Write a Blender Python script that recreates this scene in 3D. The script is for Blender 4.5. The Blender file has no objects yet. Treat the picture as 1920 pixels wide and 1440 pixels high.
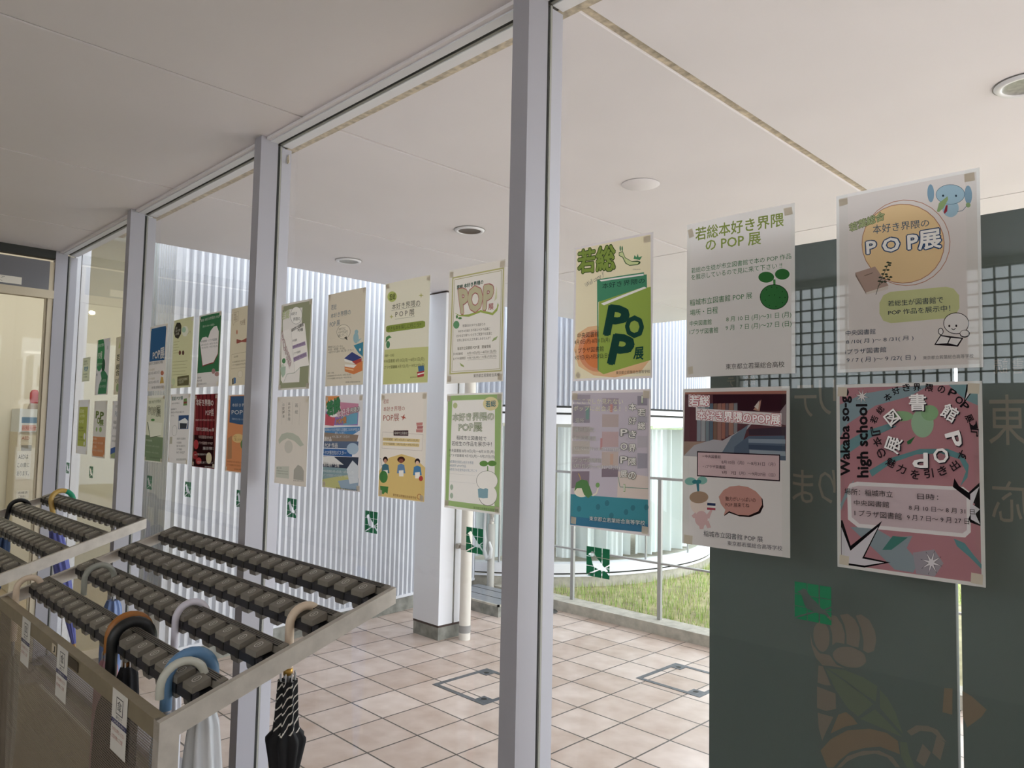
import bpy, math, random
from mathutils import Vector, Matrix
random.seed(7)
S = bpy.context.scene
COL = S.collection
# ------------------------------------------------------------ camera, sky, exposure
cam_data = bpy.data.cameras.new('camera'); cam_data.sensor_width = 36.0
cam_data.lens = 1392.16/1920*36.0; cam_data.clip_start = .02
CAM = bpy.data.objects.new('camera', cam_data); COL.objects.link(CAM)
CAM.matrix_world = Matrix(((0.707998, 0.028861, 0.705624, 0.0),
                           (0.705932, -0.057163, -0.705969, -1.26),
                           (0.019961, 0.997948, -0.060845, 1.55),
                           (0, 0, 0, 1)))
S.camera = CAM
S.view_settings.view_transform = 'Standard'; S.view_settings.look = 'None'
S.view_settings.gamma = 1.0; S.view_settings.use_curve_mapping = False
S.view_settings.exposure = 0.82
world = bpy.data.worlds.new('overcast_sky'); S.world = world; world.use_nodes = True
nt = world.node_tree; bg = nt.nodes['Background']
tc = nt.nodes.new('ShaderNodeTexCoord'); sp = nt.nodes.new('ShaderNodeSeparateXYZ'); rp = nt.nodes.new('ShaderNodeValToRGB')
nt.links.new(tc.outputs['Generated'], sp.inputs[0]); nt.links.new(sp.outputs['Z'], rp.inputs[0]); nt.links.new(rp.outputs[0], bg.inputs[0])
rp.color_ramp.elements[0].position = 0.0; rp.color_ramp.elements[0].color = (1.02, 1.06, 1.14, 1)
rp.color_ramp.elements[1].position = .8; rp.color_ramp.elements[1].color = (.64, .69, .76, 1)
bg.inputs[1].default_value = 3.0
sun_d = bpy.data.lights.new('sun', 'SUN'); sun_d.energy = 2.6; sun_d.angle = math.radians(25); sun_d.color = (1, .96, .9)
sun = bpy.data.objects.new('sun', sun_d); COL.objects.link(sun); sun.rotation_euler = (math.radians(38), math.radians(8), math.radians(-60))

PASSAGE = 4   # watts of each fill light added in the passage
# ------------------------------------------------------------ helpers
def lin(h):
    h = h.lstrip('#'); o = []
    for i in (0, 2, 4):
        c = int(h[i:i+2], 16)/255; o.append(c/12.92 if c <= .04045 else ((c+.055)/1.055)**2.4)
    return o
MATS = {}
def mat(name, col, rough=.6, metal=0.0, spec=.5, noise=0, nscale=8.0, bump=0.0, emit=0):
    if name in MATS: return MATS[name]
    m = bpy.data.materials.new(name); m.use_nodes = True; t = m.node_tree; b = t.nodes['Principled BSDF']
    c = lin(col) if isinstance(col, str) else col
    b.inputs['Base Color'].default_value = (*c, 1); b.inputs['Roughness'].default_value = rough
    b.inputs['Metallic'].default_value = metal; b.inputs['Specular IOR Level'].default_value = spec
    if emit:
        b.inputs['Emission Color'].default_value = (*c, 1); b.inputs['Emission Strength'].default_value = emit
    if noise or bump:
        g = t.nodes.new('ShaderNodeTexCoord'); n = t.nodes.new('ShaderNodeTexNoise'); n.inputs['Scale'].default_value = nscale; n.inputs['Detail'].default_value = 6
        t.links.new(g.outputs['Object'], n.inputs['Vector'])
        if noise:
            r = t.nodes.new('ShaderNodeValToRGB'); r.color_ramp.elements[0].position = .3; r.color_ramp.elements[1].position = .7
            r.color_ramp.elements[0].color = (*[x*(1-noise) for x in c], 1); r.color_ramp.elements[1].color = (*[min(1, x*(1+noise*.6)) for x in c], 1)
            t.links.new(n.outputs['Fac'], r.inputs[0]); t.links.new(r.outputs[0], b.inputs['Base Color'])
        if bump:
            bp = t.nodes.new('ShaderNodeBump'); bp.inputs['Strength'].default_value = bump; bp.inputs['Distance'].default_value = .01
            t.links.new(n.outputs['Fac'], bp.inputs['Height']); t.links.new(bp.outputs[0], b.inputs['Normal'])
    MATS[name] = m; return m
def math_node(t, op, a, b=None, c=None):
    n = t.nodes.new('ShaderNodeMath'); n.operation = op
    for i, v in enumerate((a, b, c)):
        if v is None: continue
        if isinstance(v, (int, float)): n.inputs[i].default_value = v
        else: t.links.new(v, n.inputs[i])
    return n.outputs[0]
def printed(col):
    """colour printer ink on plain paper, a little dull"""
    c = [x*INK_GAIN for x in lin(col)]; g = .25*c[0]+.6*c[1]+.15*c[2]
    return [min(.9, x+(g-x)*.2) for x in c]
def ink(col):
    """printed paper: diffuse + light passing through the sheet"""
    k = 'print_'+col.lstrip('#')
    if k in MATS: return MATS[k]
    m = bpy.data.materials.new(k); m.use_nodes = True; t = m.node_tree; t.nodes.clear()
    c = printed(col)
    d = t.nodes.new('ShaderNodeBsdfDiffuse'); l = t.nodes.new('ShaderNodeBsdfTranslucent'); x = t.nodes.new('ShaderNodeMixShader'); o = t.nodes.new('ShaderNodeOutputMaterial')
    d.inputs[0].default_value = (*c, 1); l.inputs[0].default_value = (*c, 1); x.inputs[0].default_value = .30
    t.links.new(d.outputs[0], x.inputs[1]); t.links.new(l.outputs[0], x.inputs[2]); t.links.new(x.outputs[0], o.inputs[0])
    MATS[k] = m; return m
INK_GAIN = 1.0
def glass_mat(name, tint, ior=1.4):
    if name in MATS: return MATS[name]
    m = bpy.data.materials.new(name); m.use_nodes = True; t = m.node_tree; t.nodes.clear()
    a = t.nodes.new('ShaderNodeBsdfTransparent'); g = t.nodes.new('ShaderNodeBsdfGlossy'); f = t.nodes.new('ShaderNodeFresnel'); x = t.nodes.new('ShaderNodeMixShader'); o = t.nodes.new('ShaderNodeOutputMaterial')
    a.inputs[0].default_value = (*tint, 1); g.inputs['Roughness'].default_value = 0.0
    ge = t.nodes.new('ShaderNodeNewGeometry'); t.links.new(math_node(t, 'ADD', ior, math_node(t, 'MULTIPLY', ge.outputs['Backfacing'], 1/ior-ior)), f.inputs[0])
    t.links.new(f.outputs[0], x.inputs[0]); t.links.new(a.outputs[0], x.inputs[1]); t.links.new(g.outputs[0], x.inputs[2]); t.links.new(x.outputs[0], o.inputs[0])
    MATS[name] = m; return m
class MB:
    def __init__(s): s.v = []; s.f = []; s.m = []; s.sm = []; s.mats = []
    def mi(s, m):
        if m not in s.mats: s.mats.append(m)
        return s.mats.index(m)
    def face(s, pts, m, smooth=False):
        i = len(s.v); s.v += [tuple(p) for p in pts]; s.f.append(list(range(i, i+len(pts)))); s.m.append(s.mi(m)); s.sm.append(smooth)
    def mesh(s, vs, fs, m, smooth=False):
        i = len(s.v); s.v += [tuple(p) for p in vs]; k = s.mi(m)
        for f in fs: s.f.append([i+j for j in f]); s.m.append(k); s.sm.append(smooth)
    def box(s, x0, x1, y0, y1, z0, z1, m):
        x0, x1 = min(x0, x1), max(x0, x1); y0, y1 = min(y0, y1), max(y0, y1); z0, z1 = min(z0, z1), max(z0, z1)
        s.mesh([(x0,y0,z0),(x1,y0,z0),(x1,y1,z0),(x0,y1,z0),(x0,y0,z1),(x1,y0,z1),(x1,y1,z1),(x0,y1,z1)],
               [(3,2,1,0),(4,5,6,7),(0,1,5,4),(1,2,6,5),(2,3,7,6),(3,0,4,7)], m)
    def prism(s, poly, a, b, axis, m):
        """poly of 2D points extruded from a to b along axis (0 x, 1 y, 2 z)"""
        def P(p, t): return {0:(t,p[0],p[1]),1:(p[0],t,p[1]),2:(p[0],p[1],t)}[axis]
        n = len(poly); ar = sum(poly[i][0]*poly[(i+1)%n][1]-poly[(i+1)%n][0]*poly[i][1] for i in range(n))
        if (ar < 0) != (axis == 1): poly = poly[::-1]
        if a > b: a, b = b, a
        vs = [P(p, a) for p in poly]+[P(p, b) for p in poly]
        s.mesh(vs, [tuple(range(n-1, -1, -1)), tuple(range(n, 2*n))]+[(i, (i+1) % n, n+(i+1) % n, n+i) for i in range(n)], m)
    def tube(s, path, r, m, n=10, cap=True):
        path = [Vector(p) for p in path]; R = r if isinstance(r, (list, tuple)) else [r]*len(path)
        vs = []; prev = None
        for i, p in enumerate(path):
            t = (path[min(i+1, len(path)-1)]-path[max(i-1, 0)]).normalized()
            if prev is None:
                u = t.cross(Vector((0, 0, 1)) if abs(t.z) < .9 else Vector((1, 0, 0))).normalized()
            else: u = (prev-t*prev.dot(t)).normalized()
            prev = u; w = t.cross(u)
            for k in range(n):
                a = 2*math.pi*k/n; vs.append(p+(u*math.cos(a)+w*math.sin(a))*R[i])
        fs = [(i*n+k, i*n+(k+1) % n, (i+1)*n+(k+1) % n, (i+1)*n+k) for i in range(len(path)-1) for k in range(n)]
        s.mesh(vs, fs, m, True)
        if cap:
            s.face(vs[:n][::-1], m); s.face(vs[-n:], m)
    def lathe(s, prof, m, n=24, c=(0, 0), smooth=True, mod=None):
        """prof of (r, z) about a vertical axis through c"""
        vs = []
        for r, z in prof:
            for k in range(n):
                a = 2*math.pi*k/n; q = r*(mod(a, z) if mod else 1); vs.append((c[0]+q*math.cos(a), c[1]+q*math.sin(a), z))
        fs = [(i*n+k, i*n+(k+1) % n, (i+1)*n+(k+1) % n, (i+1)*n+k) for i in range(len(prof)-1) for k in range(n)]
        s.mesh(vs, fs, m, smooth)
    def build(s, name, parent=None, loc=None):
        me = bpy.data.meshes.new(name); me.from_pydata(s.v, [], s.f)
        for m in s.mats: me.materials.append(m)
        me.polygons.foreach_set('material_index', s.m); me.polygons.foreach_set('use_smooth', s.sm); me.update()
        o = bpy.data.objects.new(name, me); COL.objects.link(o)
        if parent: o.parent = parent
        if loc: o.location = loc
        return o
def tag(o, label=None, cat=None, group=None, kind=None):
    if label: o['label'] = label
    if cat: o['category'] = cat
    if group: o['group'] = group
    if kind: o['kind'] = kind
    return o
def empty(name, loc, label=None, cat=None, group=None, kind=None):
    o = bpy.data.objects.new(name, None); COL.objects.link(o); o.location = loc; o.empty_display_size = .05
    return tag(o, label, cat, group, kind)
def copy_tree(o, parent=None):
    c = o.copy(); COL.objects.link(c)
    if parent: c.parent = parent
    for ch in list(o.children): copy_tree(ch, c)
    return c

# ------------------------------------------------------------ lettering (all text is turned into flat meshes at once)
TEXT = {}
def collect_text(keys):
    objs = []
    for k in keys:
        c = bpy.data.curves.new('lettering', 'FONT'); c.body = k; c.resolution_u = 2
        o = bpy.data.objects.new('lettering', c); COL.objects.link(o); objs.append((k, o))
    dg = bpy.context.evaluated_depsgraph_get()
    for k, o in objs:
        m = o.evaluated_get(dg).to_mesh()
        vs = [(v.co.x, v.co.y) for v in m.vertices]
        bb = (min(v[0] for v in vs), max(v[0] for v in vs), min(v[1] for v in vs), max(v[1] for v in vs)) if vs else None
        TEXT[k] = (vs, [tuple(p.vertices) for p in m.polygons], bb)
        o.evaluated_get(dg).to_mesh_clear()
    for k, o in objs:
        c = o.data; bpy.data.objects.remove(o); bpy.data.curves.remove(c)
def text_shape(quad, body, shift=(0, 0)):
    """fit the lettering into a quad (top-left, top-right, bottom-right, bottom-left), shifted by a part of its em"""
    vs, fs, bb = TEXT[body]
    if not bb: return [], []
    x0, x1, y0, y1 = bb; a, b, c, d = quad; out = []
    for x, y in vs:
        u = (x+shift[0]-x0)/(x1-x0); w = (y1-y-shift[1])/(y1-y0) if y1 > y0 else 0
        out.append(((1-w)*((1-u)*a[0]+u*b[0])+w*((1-u)*d[0]+u*c[0]), (1-w)*((1-u)*a[1]+u*b[1])+w*((1-u)*d[1]+u*c[1])))
    return out, fs
def put_text(mb, pt, quad, body, m, *_):
    vs, fs = text_shape(quad, body); mb.mesh([pt(x, y, 3) for x, y in vs], fs, m)
# ------------------------------------------------------------ materials
WHITE = mat('white_painted_metal', '#e6e6ea', .45)
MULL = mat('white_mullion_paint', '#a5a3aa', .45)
GASKET = mat('dark_gasket', '#2c2d2a', .7)
RUBBER = mat('grey_glazing_bead', '#8f8d84', .6)
SOFFIT = mat('soffit_board', '#e8e4e8', .75, noise=.03, nscale=3)
DIRTY = mat('stained_joint_sealant', '#c9bda8', .85, noise=.45, nscale=45)
CEIL = mat('ceiling_panel', '#efe9ea', .5, noise=.02, nscale=2)
SEAM = mat('ceiling_seam', '#8d8a86', .8)
CREAM = mat('cream_wall', '#e6e0d0', .7)
CREAM2 = mat('beige_frame', '#c9bca4', .6)
SIDING = mat('white_ribbed_siding', '#d8d9de', .4, noise=.03, nscale=5)
CONC = mat('weathered_concrete', '#8e8d85', .9, noise=.38, nscale=14, bump=.3)
CONC2 = mat('pale_concrete', '#b9b4a8', .9, noise=.22, nscale=18, bump=.2)
STEEL = mat('brushed_stainless', '#c2bbb2', .45, .35, noise=.12, nscale=30)
STEELB = mat('bronzed_stainless', '#92866f', .45, .35, noise=.1, nscale=25)
LOCK = mat('dark_grey_lock_plastic', '#7b756c', .5)
LOCKB = mat('black_lock_bar', '#1c1b1d', .45)
LOCKG = mat('grey_key_ring', '#cfcbc3', .4)
BROWN = mat('brown_sealant', '#3f2f2a', .8)
ALU = mat('aluminium_grey', '#a9a8a6', .4, .3)
GLASS = glass_mat('clear_glass', (.97, .985, .975))
BLACK = mat('black_plastic', '#141416', .4)
# ------------------------------------------------------------ setting: outside
def tile_material():
    m = bpy.data.materials.new('terracotta_paving_tiles'); m.use_nodes = True; t = m.node_tree; b = t.nodes['Principled BSDF']
    g = t.nodes.new('ShaderNodeTexCoord'); s = t.nodes.new('ShaderNodeSeparateXYZ'); t.links.new(g.outputs['Object'], s.inputs[0])
    def cell(o, off):
        u = math_node(t, 'DIVIDE', math_node(t, 'ADD', o, off), .30)
        fr = math_node(t, 'FRACT', u); d = math_node(t, 'MINIMUM', fr, math_node(t, 'SUBTRACT', 1.0, fr))
        return math_node(t, 'FLOOR', u), d
    ix, dx = cell(s.outputs[0], 2.4315+30); iy, dy = cell(s.outputs[1], -1.7475+30)
    cb = t.nodes.new('ShaderNodeCombineXYZ'); t.links.new(ix, cb.inputs[0]); t.links.new(iy, cb.inputs[1])
    wn = t.nodes.new('ShaderNodeTexWhiteNoise'); wn.noise_dimensions = '2D'; t.links.new(cb.outputs[0], wn.inputs['Vector'])
    no = t.nodes.new('ShaderNodeTexNoise'); no.inputs['Scale'].default_value = 7; no.inputs['Detail'].default_value = 8; t.links.new(g.outputs['Object'], no.inputs['Vector'])
    r = t.nodes.new('ShaderNodeValToRGB'); r.color_ramp.elements[0].position = .25; r.color_ramp.elements[1].position = .75
    r.color_ramp.elements[0].color = (*lin('#b9a08f'), 1); r.color_ramp.elements[1].color = (*lin('#e4d3c9'), 1)
    mx = math_node(t, 'ADD', math_node(t, 'MULTIPLY', no.outputs['Fac'], .75), math_node(t, 'MULTIPLY', wn.outputs['Value'], .25))
    t.links.new(mx, r.inputs[0])
    dd = math_node(t, 'MINIMUM', dx, dy); k = t.nodes.new('ShaderNodeMapRange'); k.inputs['From Min'].default_value = .011; k.inputs['From Max'].default_value = .019
    t.links.new(dd, k.inputs['Value'])
    mc = t.nodes.new('ShaderNodeMix'); mc.data_type = 'RGBA'; t.links.new(k.outputs[0], mc.inputs['Factor'])
    mc.inputs[6].default_value = (*lin('#4c433b'), 1); t.links.new(r.outputs[0], mc.inputs[7]); t.links.new(mc.outputs[2], b.inputs['Base Color'])
    bp = t.nodes.new('ShaderNodeBump'); bp.inputs['Distance'].default_value = .003; bp.inputs['Strength'].default_value = .7; t.links.new(k.outputs[0], bp.inputs['Height']); t.links.new(bp.outputs[0], b.inputs['Normal'])
    b.inputs['Roughness'].default_value = .32; b.inputs['Specular IOR Level'].default_value = .45
    return m
TILE = tile_material()
b = MB(); b.box(-6, 14, .05, 3.65, -.1, 0, TILE)
tag(b.build('floor'), 'terracotta tiled paving outside the glass wall', kind='structure')
# curb with the lawn behind it
b = MB(); b.box(-5.2, 6, 3.65, 3.84, -.1, .083, CONC2)
tag(b.build('trim_1'), 'low concrete curb along the paving edge', kind='structure')
GROUND = mat('lawn_soil', '#a59c78', .95, noise=.4, nscale=9)
b = MB(); b.box(-9, 9, 3.84, 10, -.1, .06, GROUND)
tag(b.build('ground'), 'lawn ground behind the curb', kind='structure')
g1 = mat('grass_blade', '#a2bd62', .8); g2 = mat('grass_blade_pale', '#c8c990', .8); g3 = mat('grass_blade_deep', '#84a650', .8)
b = MB(); C0 = (-6.5, 5.5); R0 = 2.25
n = 0
while n < 15000:
    x = random.uniform(-5.2, -1.9); y = random.uniform(3.85, 8.2)
    if (x-C0[0])**2+(y-C0[1])**2 < (R0+.02)**2: continue
    n += 1; h = random.uniform(.03, .10); a = random.uniform(0, 6.28); l = random.uniform(.0, .04); w = random.uniform(.002, .004)
    dx, dy = math.cos(a), math.sin(a); tx, ty = -dy*w, dx*w
    b.face([(x-tx, y-ty, .058), (x+tx, y+ty, .058), (x+dx*l, y+dy*l, .058+h)], random.choice((g1, g1, g2, g2, g3)))
tag(b.build('lawn_grass'), 'sunlit green lawn grass growing behind the concrete curb', 'grass', kind='stuff')
# hedge far behind the lawn
hm = mat('far_hedge', '#6f7f54', .9, noise=.5, nscale=12, bump=1)
b = MB(); b.box(-8, 0, 9.9, 10.6, 0, 2.2, hm); tag(b.build('trim_9'), 'hedge closing the lawn far away', kind='structure')
# fence on the curb
fr = empty('guard_rail', (-3.8, 3.775, .083), 'grey metal two-bar guard rail standing on the concrete curb beside the lawn', 'railing')
for px in (-4.24, -3.345, -2.45, -1.55, -.65, .25):
    b = MB(); b.box(px+3.8-.016, px+3.8+.016, -.012, .012, 0, 1.10, ALU); b.build('post', fr)
for z, hh in ((1.10, .02), (.435, .014)):
    b = MB(); b.box(-1.12, 4.2, -.014, .014, z-hh/2, z+hh/2, ALU); b.build('rail', fr)
# ribbed wall and round building
def ribs(b, path, z0, z1, pitch, depth, m, side=1, duty=.5):
    """vertical ribbed sheet along a 2D path"""
    P = [Vector(p) for p in path]; L = [0]
    for i in range(1, len(P)): L.append(L[-1]+(P[i]-P[i-1]).length)
    def at(s):
        s = min(max(s, 0), L[-1])
        for i in range(1, len(L)):
            if s <= L[i]+1e-9:
                d = (P[i]-P[i-1]); u = d.normalized(); return P[i-1]+u*(s-L[i-1]), Vector((u.y, -u.x))*side
    pts = []; s = 0
    while s < L[-1]:
        for ds, o in ((0, 0), (pitch*(1-duty)-.004, 0), (pitch*(1-duty)+.003, depth), (pitch-.004, depth)):
            p, nn = at(s+ds); pts.append(p+nn*o)
        s += pitch
    vs = [(p.x, p.y, z0) for p in pts]+[(p.x, p.y, z1) for p in pts]; n = len(pts)
    b.mesh(vs, [(i, i+1, n+i+1, n+i) for i in range(n-1)], m)
LW0, LW1 = (-4.838, .545), (-5.305, 3.56)
b = MB(); ribs(b, [LW0, LW1], .14, 4.2, .0525, .032, SIDING, 1, .48)
b.box(LW0[0]-.03, LW0[0]-.002, LW0[1]-.012, LW0[1]+.03, .14, 4.2, SIDING)
vs = []
for z, o in ((.118, .04), (.14, .04)):
    for p in (LW0, LW1): vs.append((p[0]+o, p[1], z))
b.mesh(vs, [(0, 1, 3, 2)], SIDING); b.mesh([(LW0[0]-.03, LW0[1], .14), (LW1[0]-.03, LW1[1], .14), (LW1[0]+.04, LW1[1], .14), (LW0[0]+.04, LW0[1], .14)], [(0, 3, 2, 1)], SIDING)
b.mesh([(LW0[0]+.012, LW0[1], -.02), (LW1[0]+.012, LW1[1], -.02), (LW1[0]+.012, LW1[1], .12), (LW0[0]+.012, LW0[1], .12)], [(0, 1, 2, 3)], CONC)
b.mesh([(LW0[0]-.5, LW0[1]+.03, 4.2), (LW1[0]-.5, LW1[1], 4.2), (LW1[0]-.5, LW1[1], 0), (LW0[0]-.5, LW0[1]+.03, 0)], [(0, 1, 2, 3)], SIDING)
tag(b.build('wall_back'), 'white ribbed siding wall on a concrete footing across the covered paving', kind='structure')
b = MB(); ribs(b, [(-5.33, .565), (-4.86, .545)], .0, 4.2, .05, .014, SIDING, 1)
tag(b.build('wall_return'), 'short ribbed siding return beside the lobby glass', kind='structure')
def arc(r, a0=-95, a1=80, n=120): return [(C0[0]+r*math.cos(math.radians(a0+(a1-a0)*i/n)), C0[1]+r*math.sin(math.radians(a0+(a1-a0)*i/n))) for i in range(n+1)]
def band(b, r, z0, z1, m, a0=-95, a1=80, n=60, smooth=True):
    p = arc(r, a0, a1, n); k = len(p)
    b.mesh([(x, y, z0) for x, y in p]+[(x, y, z1) for x, y in p], [(i, i+1, k+i+1, k+i) for i in range(k-1)], m, smooth)
def ring(b, r0, r1, z, m):
    p, q = arc(r0), arc(r1); k = len(p)
    b.mesh([(x, y, z) for x, y in p]+[(x, y, z) for x, y in q], [(i, i+1, k+i+1, k+i) for i in range(k-1)], m)
dr = empty('round_building', (C0[0], C0[1], 0), 'round glazed building with a ribbed white upper wall beyond the lawn', 'building')
def dpart(name, fn):
    b = MB(); fn(b); b.v = [(x-C0[0], y-C0[1], z) for x, y, z in b.v]; return b.build(name, dr)
dpart('plinth', lambda b: band(b, R0, -.02, .17, CONC2))
def _sill(b):
    band(b, R0+.02, .165, .185, WHITE); band(b, R0+.005, .185, .2, GASKET); band(b, R0+.03, .2, .285, WHITE); ring(b, R0-.1, R0+.03, .285, WHITE); ring(b, R0, R0+.03, .165, WHITE)
dpart('sill', _sill)
def _head(b):
    band(b, R0+.02, 1.61, 1.70, WHITE); band(b, R0+.005, 1.70, 1.72, GASKET); band(b, R0+.03, 1.72, 1.765, WHITE); ring(b, R0-.1, R0+.03, 1.72, WHITE); ring(b, R0-.1, R0+.02, 1.61, WHITE); band(b, R0, 1.765, 1.79, GASKET)
dpart('head_flashing', _head)
DSID = mat('drum_siding', '#c0c3cc', .45)
CURT = mat('sheer_curtain', '#d9dedd', .9)
DGLASS = glass_mat('greenish_glass', (.97, .99, .985))
dpart('glazing', lambda b: band(b, R0-.03, .28, 1.62, DGLASS))
def _siding(b): ribs(b, arc(R0), 1.785, 4.4, .0525, .03, DSID, 1, .48)
dpart('ribbed_wall', _siding)
for a in (-52, -34, -13, 5):
    def _mull(b, a=a):
        x, y = C0[0]+(R0-.015)*math.cos(math.radians(a)), C0[1]+(R0-.015)*math.sin(math.radians(a)); b.box(x-.008, x+.008, y-.008, y+.008, .28, 1.62, ALU)
    dpart('mullion', _mull)
def _core(b):
    band(b, R0-1.0, 0, 4.3, CREAM); ring(b, R0-1.0, R0-.03, .27, CONC2); ring(b, R0-1.0, R0-.03, 1.95, SOFFIT)
dpart('inner_core', _core)
# curtains hanging behind the drum glass
def curtain(a0, a1, label):
    b = MB(); pts = []; n = int((a1-a0)*10)
    for i in range(n+1):
        a = a0+(a1-a0)*i/n; q = math.sin(a*1.25)*.65+math.sin(a*2.1+1)*.35+.12*math.sin(a*4.7); r = R0-.18+(.075+.02*math.sin(a*.4))*q
        pts.append((C0[0]+r*math.cos(math.radians(a)), C0[1]+r*math.sin(math.radians(a))))
    k = len(pts); b.mesh([(x, y, .31) for x, y in pts]+[(x, y, 1.58) for x, y in pts], [(i, i+1, k+i+1, k+i) for i in range(k-1)], CURT, True)
    tag(b.build('curtain'), label, 'curtain', 'white curtains inside the round building')
curtain(-75, -41, 'white pleated curtain behind the round building glass, left of the gap')
curtain(-37, -15, 'white pleated curtain behind the round building glass, in the middle')
curtain(-13, 40, 'white pleated curtain behind the round building glass, next to its right end')
# soffit with stained joints
xs = [-4.44, -3.34, -2.23, -1.133, -.02, .55]; ys = [.085, 2.38, 4.63]
b = MB()
for i in range(len(xs)-1):
    for j in range(2):
        g0 = .016 if abs(xs[i]+1.133) < .01 else .007; g1_ = .016 if abs(xs[i+1]+1.133) < .01 else .007
        b.box(xs[i]+(g0 if i else 0), xs[i+1]-g1_, ys[j]+(.005 if j else 0), ys[j+1]-(.005 if j == 0 else 0), 2.58, 2.62, SOFFIT)
b.box(-4.43, .54, .05, 4.6, 2.588, 2.63, DIRTY); b.box(-4.44, .55, .047, .085, 2.572, 2.6, DIRTY)
b.box(-4.44, .55, .05, 4.63, 2.63, 2.9, WHITE)
tag(b.build('ceiling_soffit'), 'white outdoor soffit with stained joints', kind='structure')
# square pillar
px0, px1, py0, py1 = -4.553, -4.252, 2.282, 2.60
b = MB(); b.box(px0+.004, px1-.004, py0+.004, py1, 0, .092, CONC)
b.box(px0+.002, px1-.002, py0+.002, py1, .092, .108, BROWN); b.box(px0+.01, px1-.01, py0+.01, py1, 2.565, 2.58, BROWN)
b.box(px0, px1, py0, 2.415, .108, 2.565, WHITE); b.box(px0+.01, px1-.008, 2.415, 2.432, .108, 2.565, CONC); b.box(px0, px1, 2.432, py1, .108, 2.565, WHITE)
tag(b.build('square_pillar'), 'white square metal-clad pillar on a low concrete foot', 'pillar')
# downpipe
dp = empty('downpipe', (-4.16, 2.46, 0), 'cream round drainpipe beside the white square pillar', 'pipe')
PVC = mat('cream_pvc', '#dcd6cc', .4)
b = MB(); b.lathe([(.042, 0), (.042, 2.58)], PVC, 20); b.build('pipe', dp)
b = MB(); b.lathe([(.0435, .052), (.0435, .105)], mat('grey_tape', '#8f8c88', .6), 20); tag(b.build('tape_band', dp), 'grey tape band')
b = MB(); b.lathe([(.045, .655), (.045, .69)], STEEL, 20); b.box(-.1, -.04, -.012, .0, .66, .685, STEEL); b.tube([(-.075, -.03, .672), (-.075, .02, .672)], .02, STEEL, 10); tag(b.build('clamp', dp), 'metal clamp ring')
# planter pit with grey lid, standpipe
pit = empty('drain_box', (-4.85, 3.35, 0), 'low concrete box with a grey slatted lid at the foot of the ribbed wall', 'box')
b = MB(); b.box(-.35, .4, -.265, .19, 0, .085, CONC); b.build('body', pit)
LID = mat('grey_lid', '#8a8c90', .5, noise=.12, nscale=20)
b = MB(); b.box(-.34, .385, -.25, .19, .085, .098, LID)
for k in (-.085, .085): b.box(-.34, .385, k-.003, k+.003, .098, .1, GASKET)
b.box(-.352, .402, -.268, -.25, .085, .1, CONC2); b.box(.385, .402, -.268, .19, .085, .1, CONC2); b.build('lid', pit)
sp_ = empty('standpipe', (-5.09, 3.60, .0), 'grey standpipe with a tap and a looped white hose by the ribbed wall', 'water tap')
GREYPVC = mat('grey_pvc', '#b0aca4', .45)
b = MB(); b.lathe([(.034, 0), (.034, .66), (.0, .66)], GREYPVC, 18); b.build('pipe', sp_)
b = MB(); b.lathe([(.02, .655), (.024, .68), (.016, .70), (.02, .74), (.03, .75), (.03, .79), (.0, .79)], STEEL, 14); b.tube([(0, 0, .72), (.05, -.03, .72), (.06, -.036, .69)], .01, STEEL, 8); b.build('tap', sp_)
b = MB(); b.tube([(.0, -.04, .79), (-.05, -.03, .76), (-.055, -.035, .62), (-.035, -.045, .5), (-.04, -.045, .42), (.0, -.05, .34), (.04, -.05, .36), (.05, -.045, .44), (.02, -.045, .5)], [.012, .014, .014, .02, .016, .022, .02, .014, .01], mat('white_hose', '#d8d8d6', .5), 8); b.build('hose', sp_)
# flat round drain cover on the paving
b = MB(); b.lathe([(0, .006), (.085, .006), (.09, 0)], mat('dark_iron', '#5a5a58', .6, .4), 24)
tag(b.build('drain_cover', loc=(-4.33, 3.555, 0)), 'small dark round drain cover beside the curb', 'drain cover')
# floor hatches
def hatch(x0, y0, label):
    h = empty('floor_hatch', (x0, y0, 0), label, 'floor hatch', 'square floor hatches in the paving')
    M = mat('dull_steel_frame', '#6d7074', .5, .6, noise=.3, nscale=40); s, w = .455, .03
    b = MB()
    for q in ((0, s, 0, w), (0, s, s-w, s), (0, w, w, s-w), (s-w, s, w, s-w)): b.box(*q, -.01, .0025, M)
    b.build('frame', h)
    for cx, cy in ((w, s-w-.07), (s-w-.07, w)):
        b = MB(); b.box(cx, cx+.07, cy, cy+.07, -.01, .003, M); b.lathe([(0, .0042), (.014, .0042), (.018, .003)], GASKET, 14, (cx+.035, cy+.035)); b.build('corner_plate', h)
hatch(-3.562, 1.672, 'steel-framed floor hatch in the paving between the rack and the square pillar')
hatch(-2.803, 2.70, 'steel-framed floor hatch in the paving near the dark board')
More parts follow.
